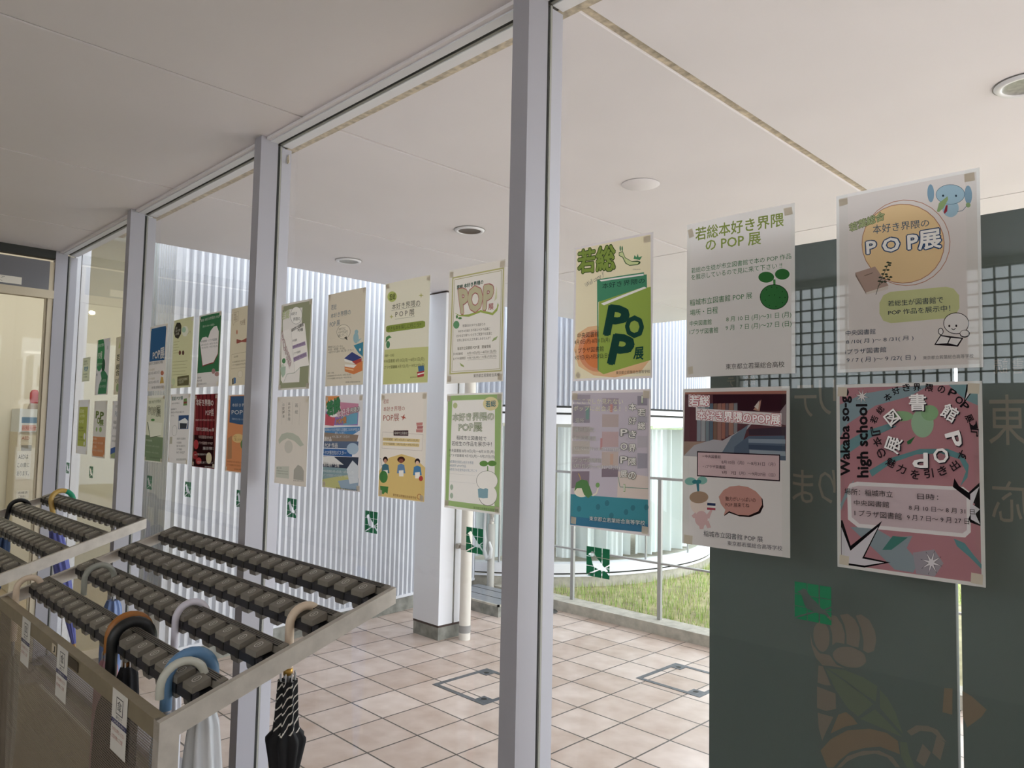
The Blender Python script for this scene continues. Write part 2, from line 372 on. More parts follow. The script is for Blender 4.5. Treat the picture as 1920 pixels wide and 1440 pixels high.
# downlights in the soffit
def downlight(x, y, label, inner, z=2.58, grp='recessed downlights in the outdoor soffit'):
    d = empty('downlight', (x, y, z), label, 'ceiling light', grp)
    b = MB(); b.lathe([(.0585, -.0055), (.062, -.0085), (.073, -.0085), (.079, -.0012)], WHITE, 32); b.lathe([(.0785, -.0012), (.082, -.0008)], SEAM, 32); b.build('trim_ring', d)
    b = MB(); b.lathe([(.0585, -.0055), (.055, -.003), (.045, -.0015), (0, -.001)], inner, 32); b.build('reflector', d)
    return d
dk = mat('dark_rusty_reflector', '#5f5348', .5, .3); gr = mat('grey_reflector', '#9c9c99', .35, 0, noise=.3, nscale=60)
downlight(-3.965, 1.245, 'pale recessed downlight in the soffit, far one left of the drainpipe', gr, 2.578)
downlight(-2.855, 1.262, 'recessed downlight with a dark brown opening in the soffit', dk, 2.578)
downlight(-.44, 1.262, 'recessed downlight at the right edge of the picture', gr, 2.578)
b = MB(); b.lathe([(0, -.0012), (.077, -.0012), (.079, 0)], SOFFIT, 32); tag(b.build('blank_cover', loc=(-1.78, 1.255, 2.578)), 'round white blank cover on the soffit above the tallest mullion', 'cover plate')
# notice boards just outside the glass
BOARD = mat('dark_green_board', '#56615f', .6, noise=.06, nscale=3)
bd = []
BX = ((-.792, -.349), (-.341, .6))
for (x0, x1), lab in zip(BX, ('dark green notice board outside the glass with a faded hand drawing', 'dark green notice board outside the glass at the right edge of the picture')):
    o = empty('notice_board', ((x0+x1)/2, .12, 0), lab, 'notice board', 'dark boards behind the glass'); bd.append(o)
    b = MB(); b.box((x0-x1)/2, (x1-x0)/2, -.008, .008, .12, 1.912, BOARD); b.build('panel', o)
    b = MB(); b.box((x0-x1)/2, (x1-x0)/2, -.03, .03, 0, .12, ALU); b.build('foot', o)
# ------------------------------------------------------------ setting: glass wall
ZF = .12; ZH = 2.58-ZF
MX = [-5.14, -3.82, -2.476, -1.157, .17, 1.5, 2.83]
for i, mx in enumerate(MX):
    b = MB()
    b.box(mx-.052, mx, -.071, -.006, ZF-.02, 2.58, MULL); b.box(mx-.048, mx-.003, -.006, .01, ZF-.02, 2.56, GASKET)
    b.box(mx-.05, mx+.001, .003, .009, ZF-.02, 2.56, RUBBER); b.box(mx-.052, mx, .01, .047, ZF-.02, 2.555, MULL)
    tag(b.build('trim_%d' % (11+i)), 'white square mullion of the glass wall', kind='structure')
for i in range(len(MX)-1):
    x0, x1 = MX[i], MX[i+1]-.052
    w = empty('window_%d' % (i+1), ((x0+x1)/2, 0, ZF), 'tall glass bay of the window wall', None, None, 'structure'); hw = (x1-x0)/2
    b = MB(); b.box(-hw, hw, -.0015, .0015, .03, ZH-.012, GLASS); b.build('glass_pane', w)
    b = MB(); b.box(-hw, hw, -.036, -.007, ZH-.014, ZH, WHITE); b.box(-hw, hw, -.007, .002, ZH-.013, ZH, GASKET); b.box(-hw, hw, .002, .010, ZH-.015, ZH, RUBBER); b.box(-hw, hw, .01, .047, ZH-.018, ZH, WHITE); b.box(-hw, hw, -.05, -.036, ZH-.01, ZH, CEIL); b.build('head_frame', w)
    b = MB(); b.box(-hw, hw, -.036, .047, 0, .03, MULL); b.build('bottom_rail', w)
b = MB(); b.box(-5.3, 6, -.08, .05, -.1, ZF-.02, CONC2); tag(b.build('baseboard_front'), 'concrete upstand below the glass wall', kind='structure')
# small hook left on the frame
b = MB(); b.tube([(0, 0, .012), (0, 0, -.004), (.004, 0, -.012), (.012, 0, -.012), (.015, 0, -.004)], .0025, mat('beige_hook', '#cdbfa8', .5), 8); b.box(-.003, .006, .002, .004, -.01, .02, MATS['beige_hook'])
tag(b.build('adhesive_hook', loc=(-2.474, .03, 2.515)), 'tiny beige hook stuck near the top of a white mullion', 'hook')
# ------------------------------------------------------------ setting: inside
b = MB(); cx = [-5.2, -4.44, -3.345, -2.228, -1.12, -.01, 1.1, 2.2, 3.05]
for i in range(len(cx)-1):
    b.box(cx[i]+.005, cx[i+1]-.005, -3.6, -.036, 2.58, 2.61, CEIL)
b.box(-5.2, 3.05, -3.6, -.03, 2.584, 2.63, SEAM); b.box(-5.2, 3.05, -3.6, .05, 2.63, 2.9, CEIL)
tag(b.build('ceiling'), 'grey panelled ceiling of the entrance passage', kind='structure')
FL = mat('grey_vinyl_floor', '#8d847c', .35, noise=.1, nscale=4)
b = MB(); b.box(-9, 3.05, -3.6, -.08, ZF-.05, ZF, FL); tag(b.build('floor_inside'), 'grey floor of the entrance passage', kind='structure')
PW = mat('passage_wall', '#cfc8bc', .7)
wx0, wx1, wz0, wz1 = -2.6, .35, 1.86, 2.54
b = MB(); b.box(-5.2, 3.05, -3.7, -3.6, ZF, wz0, PW); b.box(-5.2, wx0, -3.7, -3.6, wz0, 2.63, PW); b.box(wx1, 3.05, -3.7, -3.6, wz0, 2.63, PW); b.box(wx0, wx1, -3.7, -3.6, wz1, 2.63, PW)
tag(b.build('wall_rear'), 'wall of the passage behind the camera', kind='structure')
rw = empty('window_11', ((wx0+wx1)/2, -3.65, wz0), 'high gridded window behind the camera', None, None, 'structure')
b = MB(); hw = (wx1-wx0)/2; x = -hw
while x <= hw: b.box(x-.005, x+.005, -.01, .01, 0, wz1-wz0, ALU); x += .075
z = 0
while z <= wz1-wz0: b.box(-hw, hw, -.01, .01, z-.005, z+.005, ALU); z += .075
b.build('grid', rw)
b = MB(); b.box(-hw, hw, -.002, .002, 0, wz1-wz0, GLASS); b.build('glass_pane', rw)
b = MB(); b.box(3.0, 3.1, -3.7, .05, ZF, 2.63, PW); tag(b.build('wall_right'), 'right end wall of the passage', kind='structure')
# left end: door to the lobby
b = MB(); b.box(-5.2, -5.14, -3.6, -1.5, ZF, 2.63, PW); b.box(-5.2, -5.14, -1.5, -.071, 2.53, 2.58, GASKET); tag(b.build('wall_left'), 'left end wall around the lobby door', kind='structure')
dg_ = mat('dark_grey_panel', '#6d6c70', .5)
do = empty('door_1', (-5.16, -.8, ZF), 'glass lobby door under a dark grey header', None, None, 'structure')
b = MB(); b.box(-.03, .02, -.7, .70, 2.335-ZF, 2.51-ZF, dg_); b.build('header', do)
b = MB(); b.box(-.03, .022, -.7, .729, 2.285-ZF, 2.335-ZF, CREAM2); b.box(-.03, .012, .700, .728, 0, 2.51-ZF, CREAM2); b.build('frame', do)
b = MB(); b.box(-.012, -.008, -.7, .70, .02, 2.285-ZF, GLASS); b.build('glass_pane', do)
b = MB(); b.box(-.018, .0, .688, .699, .02, 2.285-ZF, CREAM2); b.build('door_stile', do)
# lobby beyond
b = MB(); b.box(-7.7, -7.6, -3.6, 3.2, 0, 3.9, CREAM); tag(b.build('wall_lobby'), 'cream wall of the lobby', kind='structure')
b = MB(); b.box(-7.6, -5.34, 2.4, 2.5, 0, 3.9, CREAM); b.box(-7.6, -5.2, -1.8, -1.7, 0, 3.9, CREAM); tag(b.build('wall_lobby_side'), 'cream side walls of the lobby', kind='structure')
b = MB(); b.box(-7.7, -5.2, -3.6, 2.5, 3.3, 3.4, CREAM); b.box(-5.22, -5.14, -3.6, .05, 2.63, 3.9, CREAM); tag(b.build('ceiling_lobby'), 'cream lobby ceiling', kind='structure')
b = MB(); b.box(-7.6, -5.2, -.08, 2.5, ZF-.06, ZF-.002, mat('beige_lobby_floor', '#b9a88e', .4)); tag(b.build('floor_lobby'), 'beige lobby floor', kind='structure')
lw = empty('window_12', (-5.21, .3, ZF), 'tall lobby glass beside the ribbed wall', None, None, 'structure')
b = MB(); b.box(-.003, .003, -.25, .265, 0, 3.5, GLASS); b.build('glass_pane', lw)
b = MB(); b.box(-.02, .02, -.25, -.165, 0, 3.5, WHITE); b.box(-.021, .021, -.218, -.214, 0, 3.5, GASKET); b.build('frame', lw)
LAMP_GLOW = mat('lamp_and_glow_disc', (1.0, .93, .8), .5, emit=10)
def lobby_lamp(x, y, label):
    d = empty('lobby_downlight', (x, y, 3.3), label, 'ceiling light', 'lit downlights in the lobby')
    b = MB(); b.lathe([(0, -.004), (.07, -.004)], LAMP_GLOW, 24); b.build('lit_disc', d)
    b = MB(); b.lathe([(.07, -.001), (.07, -.008), (.09, -.008), (.09, 0)], WHITE, 24); b.build('trim_ring', d)
    ld = bpy.data.lights.new('lobby_lamp_light', 'AREA'); ld.shape = 'DISK'; ld.size = .14; ld.energy = 5; ld.color = (1, .94, .84)
    lo = bpy.data.objects.new('lobby_lamp_light', ld); COL.objects.link(lo); lo.parent = d; lo.location = (0, 0, -.015)
lobby_lamp(-6.5, .2, 'lit lobby downlight nearest the door'); lobby_lamp(-6.5, 1.3, 'lit lobby downlight nearest the ribbed wall'); lobby_lamp(-6.5, -.9, 'lit lobby downlight at the inner end')
for yy, zz, lab in ((.81, 2.55, 'small glowing disc added for a bright reflection, seen through the glass bay beside the lobby'), (.4625, 2.475, 'small glowing disc added for a bright reflection, seen at the lobby door edge')):  # glowing discs added on the wall in place of bright glass reflections
    d = empty('wall_glow', (-7.598, yy, zz), lab, 'glowing disc', 'added glowing discs on the lobby wall')
    b = MB(); b.lathe([(0, .012), (.018, .012)], LAMP_GLOW, 20); b.v = [(z, x*1.5, y*.9) for x, y, z in b.v]; b.build('lit_disc', d)
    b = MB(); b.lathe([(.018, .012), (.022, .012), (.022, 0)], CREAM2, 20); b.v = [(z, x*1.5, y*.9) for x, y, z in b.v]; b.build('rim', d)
# unseen fill lights added behind the camera to brighten the passage
PL = mat('fill_panel', (1.0, .97, .93), .5, emit=2)
for k, (x, y) in enumerate(((2.4, -1.5), (1.6, -2.9), (.75, -3.3))):
    d = empty('passage_fill', (x, y, 2.58), ('unseen square fill light added to the passage, nearest the glass', 'unseen square fill light added to the passage, middle one', 'unseen square fill light added to the passage, nearest the rear wall')[k], 'ceiling light', 'added fill lights of the passage')
    b = MB(); b.box(-.26, .26, -.26, .26, -.03, 0, WHITE); b.build('frame', d)
    b = MB(); b.box(-.24, .24, -.24, .24, -.034, -.03, PL); b.build('diffuser', d)
    ld = bpy.data.lights.new('passage_fill_lamp', 'AREA'); ld.size = .46; ld.energy = PASSAGE; ld.color = (1, .96, .9)
    lo = bpy.data.objects.new('passage_fill_lamp', ld); COL.objects.link(lo); lo.parent = d; lo.location = (0, 0, -.04)
# ------------------------------------------------------------ print data (millimetres on each sheet)
P = {}
P['A1t']=dict(base='#f3efee',tape=[[(4.3,6.6),(18.5,6.4),(19.2,17.1),(5.3,18.3)],[(189.8,5.9),(203.2,6.1),(203.7,18.7),(190.3,18.4)]],it=[
('q',[(4.8,4.9),(205.6,5.4),(205.7,291.8),(4.6,291.6)],'#e6dcd8'),
('e',105.8,96.3,64.1,8.9,1,68.8,'#c58468'),
('e',105.8,96.3,63.1,8.8,0.9,67.6,'#e6dcd8'),
('e',101.4,96.9,60.8,8.4,0.9,63.7,'#c07f5c'),
('e',101.4,96.9,59.7,8.3,0.9,62.5,'#f2cd8f'),
('t',[(20.5,51.1),(75.9,40.3),(76.8,53.8),(22.4,64.5)],'若葉総合','#b7c489',{'b': 0.02, 'o': '#5d6b3a', 'ow': 0.06}),
('t',[(58.5,59.5),(141.3,64.9),(141.4,77.1),(58.8,74.8)],'本好き界隈の','#3a5f7d',{}),
('t',[(48.2,82.7),(156.7,83),(157.1,112),(49.3,107.5)],'P O P展','#f0ece8',{'b': 0.03, 'o': '#1d4a7a', 'ow': 0.08}),
('q',[(30.2,133.7),(46.8,167.8),(47.4,171.8),(30.5,139.2)],'#8f776d'),
('q',[(46.8,167.8),(81.2,161.1),(80.8,167.1),(47.4,171.8)],'#e0d2c6'),
('q',[(30.2,133.7),(61.3,127.9),(81.6,161.2),(46.8,168.3)],'#b99a8c'),
('l',[(44.5,140.7),(53.3,138.7),(57.5,137.5)],1,'#5a463f'),
('l',[(62,173.8),(68.6,153.8),(76.3,137.6),(82.9,124.4)],1.1,'#3f4a3c'),
('l',[(65.3,160.8),(76.5,152.2),(85.4,146.4)],0.9,'#3f4a3c'),
('e',67.4,152.5,2.5,0.2,0,1.4,'#3f4a3c'),
('e',71.5,154.1,2.6,0.3,0.1,1.5,'#3f4a3c'),
('e',69.1,146.6,2.6,0.2,0.1,1.4,'#3f4a3c'),
('e',74.6,148.4,2.5,0.2,0.1,1.4,'#3f4a3c'),
('e',72.9,141.6,2.5,0.3,0.1,1.5,'#3f4a3c'),
('e',78.2,142.7,2.5,0.3,0,1.4,'#3f4a3c'),
('e',75.1,135.6,2.5,0.2,0,1.4,'#3f4a3c'),
('e',80.8,136.2,2.5,0.3,0,1.5,'#3f4a3c'),
('e',78,130.1,2.5,0.3,0,1.4,'#3f4a3c'),
('e',83.4,128.8,2.4,0.3,0,1.4,'#3f4a3c'),
('e',81,124.1,2.5,0.3,0.1,1.5,'#3f4a3c'),
('e',84.2,125.5,2.5,0.3,0,1.4,'#3f4a3c'),
('e',76.6,154.6,2.4,0.3,0,1.5,'#3f4a3c'),
('e',82.1,151.6,2.5,0.2,0.1,1.4,'#3f4a3c'),
('e',79.1,146.4,2.5,0.3,0.1,1.5,'#3f4a3c'),
('e',85,148.3,2.5,0.2,0,1.4,'#3f4a3c'),
('q',[(83.6,171.7),(163,173.2),(173.2,177.1),(180.4,188.1),(180.6,207.4),(174.7,218.3),(163.5,221),(84.4,221.8),(73,216.7),(67.3,204.7),(67.5,187.7),(73.5,176.1)],'#cdd08c'),
('t',[(80.4,185.9),(159,187.3),(159.2,197.7),(80.6,194.6)],'若総生が図書館で','#1f3552',{'b': 0.01}),
('t',[(80.7,200.8),(168.4,201.2),(168.5,211),(80.8,208.8)],'POP 作品を展示中！','#1f3552',{'b': 0.01}),
('e',144.1,25.5,4.7,0.8,0.2,14.1,'#7fa6c0'),
('e',194.7,38.6,4.9,0.9,0.1,14.2,'#7fa6c0'),
('e',170.8,53.9,11.1,1.9,0.1,13.9,'#9fc3d6'),
('e',170.7,32.9,19.6,3.5,0.2,15.5,'#4f6f88'),
('e',170.7,32.9,19,3.4,0.2,14.8,'#9fc3d6'),
('e',161.1,32.8,1.4,0.2,0,1.8,'#33485a'),
('e',178.5,36.6,1.4,0.3,0,1.8,'#33485a'),
('q',[(164.8,48.3),(167.2,48.7),(166.3,57.8),(162.9,61.4),(161.6,58.4)],'#a3283a'),
('q',[(152.2,55.5),(155.2,43.1),(167.1,34.8),(167.9,40),(161.5,51.9),(155,57.1)],'#93b070'),
('l',[(180,61.2),(187,60.8),(191.9,55.2)],1,'#4f6f88'),
('e',194.3,53.8,3.1,0.6,0,3.7,'#93b070'),
('e',175.8,229.8,17.1,1.1,0.2,16.3,'#2a2228'),
('e',175.8,229.8,16.2,1,0.2,15.2,'#efe9e8'),
('e',166.7,233.1,1.3,0,0.1,1.8,'#2a2228'),
('e',176,233.6,1.3,0.1,0.1,1.9,'#2a2228'),
('l',[(169.4,237.3),(172.5,239.3),(175.1,237.2)],1.2,'#2a2228'),
('q',[(145.8,260.2),(154.6,245.7),(185.1,252.3),(177.8,265)],'#2a2228'),
('q',[(148.3,258.9),(155.2,247.5),(166.9,250.9),(163.6,258.9)],'#efe9e8'),
('q',[(165.2,259),(168.6,251.2),(182.5,253.5),(176.6,262.7)],'#efe9e8'),
('e',155.1,240.4,3.7,0.2,0.1,5.5,'#2a2228'),
('e',155.1,240.4,2.7,0.2,0.1,4.4,'#efe9e8'),
('e',187,246.3,6.7,0.3,0,5.8,'#2a2228'),
('e',186.6,245.8,5.5,0.3,0,4.5,'#efe9e8'),
('t',[(14.1,227.7),(61.1,228.5),(61.2,237.3),(14.2,236.6)],'中央図書館','#33455e',{}),
('t',[(14.8,243.6),(117.2,243.7),(117.3,251.9),(15,251.6)],'8 /10( 月 )〜 8 /31( 月 )','#33455e',{}),
('t',[(13.2,258.8),(77.1,258.8),(77.2,267.5),(13.4,267.5)],'iプラザ図書館','#33455e',{}),
('t',[(15.4,273),(120.2,274.3),(120.3,282.5),(15.6,282.2)],'9 / 7 ( 月 )〜 9 /27( 日 )','#33455e',{}),
('t',[(130.3,276.5),(197.8,276.6),(197.8,282.9),(130.4,282.1)],'東京都立若葉総合高等学校','#7d7a7a',{})])
P['A1b']=dict(base='#eeeae8',tape=[],it=[
('q',[(5.4,5.5),(204.3,5),(204.8,291.5),(6.1,291.7)],'#c4848f'),
('q',[(5.6,32.8),(43.2,15.8),(99.6,6.8),(142.3,4.2),(112.7,21),(61.8,35.1),(17.5,64.7),(5.6,87.2)],'#8fa9b4'),
('q',[(6.2,99.5),(43.7,76.3),(82.3,63.4),(93.5,67.9),(55.3,85.6),(5.9,121.8)],'#6f9ea6'),
('q',[(166.8,4.6),(204.3,5),(204,35.8),(188.8,28),(174.9,14.6)],'#7aa4ac'),
('q',[(51.1,138.7),(82.7,117.8),(126,101.8),(163.3,100.1),(183.3,108.2),(191.2,123.3),(189.4,141.1),(179.6,155.1),(187.4,132.4),(179.4,115.1),(155.2,107.3),(121.9,110),(85,124.8),(55.8,148)],'#5f9aa0'),
('q',[(5.3,195.8),(16,170.3),(27.8,154.7),(23.1,169.7),(11.3,192.8),(6.6,205.5)],'#8fa9b4'),
('q',[(21.2,230.9),(56.3,226.9),(83.5,240.3),(114.1,234.3),(105.6,253.9),(122.8,272.2),(114.4,289.6),(88.3,289),(63.5,266.6)],'#93a4ae'),
('q',[(70.2,260.9),(85.7,237.7),(107.6,237.4),(83.7,259.1)],'#3f8a80'),
('q',[(170,231.9),(184,236.8),(195.8,252.9),(205.1,264.7),(204.9,271.2),(189.9,255.9),(174.1,242.5)],'#5f9aa0'),
('q',[(114.2,259.6),(143.7,251.1),(156.1,269.7),(143.9,291),(118.7,290.8)],'#a9a0ac'),
('t',[(6.6,148.4),(5.4,6.8),(24.7,7),(25.8,147.1)],'Wakaba so-go','#1c171c',{'b': 0.035}),
('t',[(33.2,150),(32.3,33.2),(54.5,33.2),(55.3,148.5)],'high school','#1c171c',{'b': 0.035}),
('q',[(52.8,22.3),(44.5,22),(47.9,30.7),(42.1,23.8),(39.1,32.7),(39.3,23.2),(31.6,27),(37.7,20.4),(29.8,16.9),(38.2,17.2),(34.8,8.4),(40.6,15.4),(43.6,6.6),(43.4,16.1),(51,12.3),(45,18.8)],'#2a2228'),
('q',[(51.4,22),(43.9,21.6),(47.1,29.4),(42,23),(39.4,31.1),(39.7,22.5),(32.8,26.1),(38.4,20.3),(31.2,17.2),(38.8,17.7),(35.6,9.8),(40.8,16.2),(43.3,8.1),(43,16.8),(49.9,13.2),(44.3,19)],'#efe9e8'),
('q',[(190.3,4.7),(203.9,4.9),(185.9,33.6)],'#1c171c'),
('q',[(193.6,4.8),(202.3,4.9),(187.8,28)],'#e5dfe2'),
('t',[(52.5,60.5),(56.6,49.7),(66.8,53.9),(62.8,64.6)],'若','#1c171c',{'b': 0.02, 'k': 1}),
('t',[(61.5,42.5),(68.4,33.7),(76.8,41),(69.9,49.8)],'総','#1c171c',{'b': 0.02, 'k': 1}),
('t',[(73.5,20.1),(82.6,14.2),(88.3,23.8),(79.3,29.8)],'本','#1c171c',{'b': 0.02, 'k': 1}),
('t',[(86.1,8.7),(96,4.6),(100,15.1),(90.2,19.3)],'好','#1c171c',{'b': 0.02, 'k': 1}),
('t',[(102.3,2.8),(112.5,1),(114.4,12),(104.2,13.9)],'き','#1c171c',{'b': 0.02, 'k': 1}),
('t',[(118.2,1.5),(128.4,1.7),(128.5,12.8),(118.3,12.6)],'界','#1c171c',{'b': 0.02, 'k': 1}),
('t',[(136.3,2.3),(146.2,3.9),(144.9,14.8),(135,13.2)],'隈','#1c171c',{'b': 0.02, 'k': 1}),
('t',[(153.7,4.5),(163.1,7.6),(160.5,18),(151.1,14.9)],'の','#1c171c',{'b': 0.02, 'k': 1}),
('t',[(169.9,9.9),(178.4,15.1),(173.9,24.5),(165.4,19.4)],'P','#1c171c',{'b': 0.02, 'k': 1}),
('t',[(179.7,20.5),(187.2,27.1),(181.4,35.5),(173.8,29)],'O','#1c171c',{'b': 0.02, 'k': 1}),
('t',[(187.9,29.4),(194.5,36.9),(187.9,44.5),(181.2,37)],'P','#1c171c',{'b': 0.02, 'k': 1}),
('t',[(195.6,47.6),(199.4,57.2),(190.9,61.7),(187,52)],'展','#1c171c',{'b': 0.02, 'k': 1}),
('t',[(202.1,58.3),(203.8,68.6),(194.6,70.7),(192.9,60.3)],'】','#1c171c',{'b': 0.02, 'k': 1}),
('t',[(204.8,70.5),(204,81),(194.7,80.4),(195.5,69.8)],'『','#1c171c',{'b': 0.02, 'k': 1}),
('t',[(56.8,83.5),(54.4,69.9),(67.4,67.2),(69.8,80.7)],'『','#2a1c24',{'b': 0.02, 'k': 1}),
('t',[(62.6,102),(55.9,90.2),(67.3,82.9),(73.9,94.6)],'本','#2a1c24',{'b': 0.02, 'k': 1}),
('t',[(61.2,109.7),(71.3,100.3),(79.7,110.5),(69.8,119.9)],'の','#2a1c24',{'b': 0.02, 'k': 1}),
('t',[(82.6,115.1),(93.7,121.3),(87.4,133.5),(76.1,127.3)],'魅','#2a1c24',{'b': 0.02, 'k': 1}),
('t',[(96.9,124.6),(108.6,129),(104,141.8),(92.2,137.5)],'力','#2a1c24',{'b': 0.02, 'k': 1}),
('t',[(114.4,133.4),(126.6,135),(124.5,148.3),(112.3,146.8)],'を','#2a1c24',{'b': 0.02, 'k': 1}),
('t',[(131.6,133),(143.5,130.4),(145.3,143.4),(133.3,146.1)],'引','#2a1c24',{'b': 0.02, 'k': 1}),
('t',[(149.1,130.5),(159.8,124.3),(164.8,135.8),(154.2,142.1)],'き','#2a1c24',{'b': 0.02, 'k': 1}),
('t',[(165.4,123.6),(174.9,115.7),(181.5,125.9),(172.1,133.9)],'出','#2a1c24',{'b': 0.02, 'k': 1}),
('t',[(176.6,112.3),(181.9,100.6),(192,106.2),(186.7,117.8)],'す','#2a1c24',{'b': 0.02, 'k': 1}),
('t',[(75.9,54.2),(90.7,41.7),(102.3,57.3),(87.6,69.8)],'図','#2a2430',{'b': 0.03, 'k': 1}),
('t',[(114,18.9),(137.3,19),(137.5,44.3),(114.2,44.5)],'書','#2a2430',{'b': 0.03, 'k': 1}),
('t',[(166,32.3),(183,44.1),(172.5,63.2),(155.3,51.6)],'館','#2a2430',{'b': 0.03, 'k': 1}),
('t',[(181.1,74.4),(186,94.6),(167.8,100.9),(162.8,80.4)],'P','#2a2430',{'b': 0.03, 'k': 1}),
('t',[(170,115.2),(153.4,126.8),(143.5,108.7),(160.3,97.1)],'O','#2a2430',{'b': 0.03, 'k': 1}),
('t',[(138.5,130.6),(118.5,131.8),(118.3,109.8),(138.4,108.9)],'P','#2a2430',{'b': 0.03, 'k': 1}),
('t',[(76.3,105.3),(83.8,82.8),(104.5,90.1),(97.2,112.4)],'展','#2a2430',{'b': 0.03, 'k': 1}),
('t',[(74.5,52.8),(89.4,40.3),(101,55.9),(86.3,68.5)],'図','#f1edee',{'b': 0.02, 'k': 1}),
('t',[(112.7,17.5),(136.1,17.7),(136.2,42.9),(112.9,43.1)],'書','#f1edee',{'b': 0.02, 'k': 1}),
('t',[(164.8,31),(181.8,42.8),(171.3,61.9),(154.1,50.2)],'館','#f1edee',{'b': 0.02, 'k': 1}),
('t',[(179.9,73.1),(184.9,93.3),(166.6,99.6),(161.5,79.1)],'P','#f1edee',{'b': 0.02, 'k': 1}),
('t',[(168.8,113.9),(152.2,125.5),(142.2,107.3),(159.1,95.8)],'O','#f1edee',{'b': 0.02, 'k': 1}),
('t',[(137.2,129.3),(117.2,130.5),(117,108.5),(137.1,107.6)],'P','#f1edee',{'b': 0.02, 'k': 1}),
('t',[(75,103.9),(82.5,81.4),(103.2,88.8),(95.9,111)],'展','#f1edee',{'b': 0.02, 'k': 1}),
('e',130,62.5,15.7,-0.3,0.2,21.8,'#9fc7a0'),
('e',99.9,51.8,17.3,-0.2,0.1,8,'#8fbf86'),
('e',140.4,46.7,12,-0.1,0.1,11.9,'#8fbf86'),
('q',[(107.8,90.9),(120,82.4),(113.2,94.2),(108.9,95.5)],'#2f7a46'),
('q',[(20.7,161.4),(32.5,157.3),(183.6,155.3),(192.4,163),(192.3,220.3),(184.9,228.7),(33.1,230.1),(17.5,219.1),(16.4,170.3)],'#f1eaec'),
('q',[(24.3,166.7),(33.8,163.5),(181.6,160.5),(187.5,165.6),(187.4,217.6),(181.9,222.9),(35.4,224),(23.5,214.8),(22.2,173.5)],'#dcc3ca'),
('q',[(6.2,221.6),(8.6,221.3),(21.5,260.7),(70.4,215.9),(42.8,275.5),(82,278.9),(42.9,292.3),(6.1,292.2)],'#1c171c'),
('q',[(6.8,232.6),(21,268.8),(64.3,226),(39.3,278.4),(72.6,280.3),(42.9,289.2),(6.8,289.1)],'#e3dde6'),
('q',[(170,156.3),(172.2,143.4),(178,154.1),(190.5,163.1),(204.5,147.7),(204.8,210.1),(191.6,206.1),(189.7,200.8),(198.3,179)],'#1c171c'),
('q',[(192.4,165.2),(204.2,153.2),(195.4,179.9),(204.3,186.1),(198.4,193.2),(204.4,207.9),(192.6,201.5)],'#e3dde6'),
('t',[(13.5,168.5),(87.5,168.2),(87.6,178.3),(13.6,179.1)],'場所：稲城市立','#2a2026',{'b': 0.01}),
('t',[(28.5,186.3),(82,185.1),(82.1,194.5),(28.6,194.8)],'中央図書館','#2a2026',{'b': 0.01}),
('t',[(29.3,202.1),(100.2,201),(100.3,211.5),(29.4,211.8)],'I プラザ図書館','#2a2026',{'b': 0.01}),
('t',[(122.8,168.7),(151.4,168.6),(151.5,177.2),(122.9,178)],'日時：','#2a2026',{'b': 0.01}),
('t',[(110.6,187.9),(198.4,186.6),(198.4,194.3),(110.6,195.3)],'8 月 10 日〜 8 月 31 日','#2a2026',{}),
('t',[(107.8,202.5),(191.2,200.6),(191.3,209),(107.9,210.6)],'9 月 7 日〜 9 月 27 日','#2a2026',{}),
('q',[(154.8,274.5),(143.4,274.1),(147.3,286.8),(140.3,276.6),(135.3,290),(136.9,275.8),(125.8,282.1),(135.3,272.3),(124.6,267.7),(136.3,268.1),(132.3,255.3),(139.4,265.7),(144.4,252.4),(142.7,266.5),(153.6,260.3),(144.4,270)],'#1c171c'),
('q',[(152.9,274.1),(142.7,273.6),(146.3,284.7),(140.2,275.6),(135.9,287.5),(137.5,275),(127.7,280.7),(136.1,272.1),(126.6,268.2),(136.9,268.7),(133.3,257.4),(139.5,266.7),(143.8,254.8),(142.2,267.3),(151.8,261.7),(143.6,270.2)],'#efe9ee')])
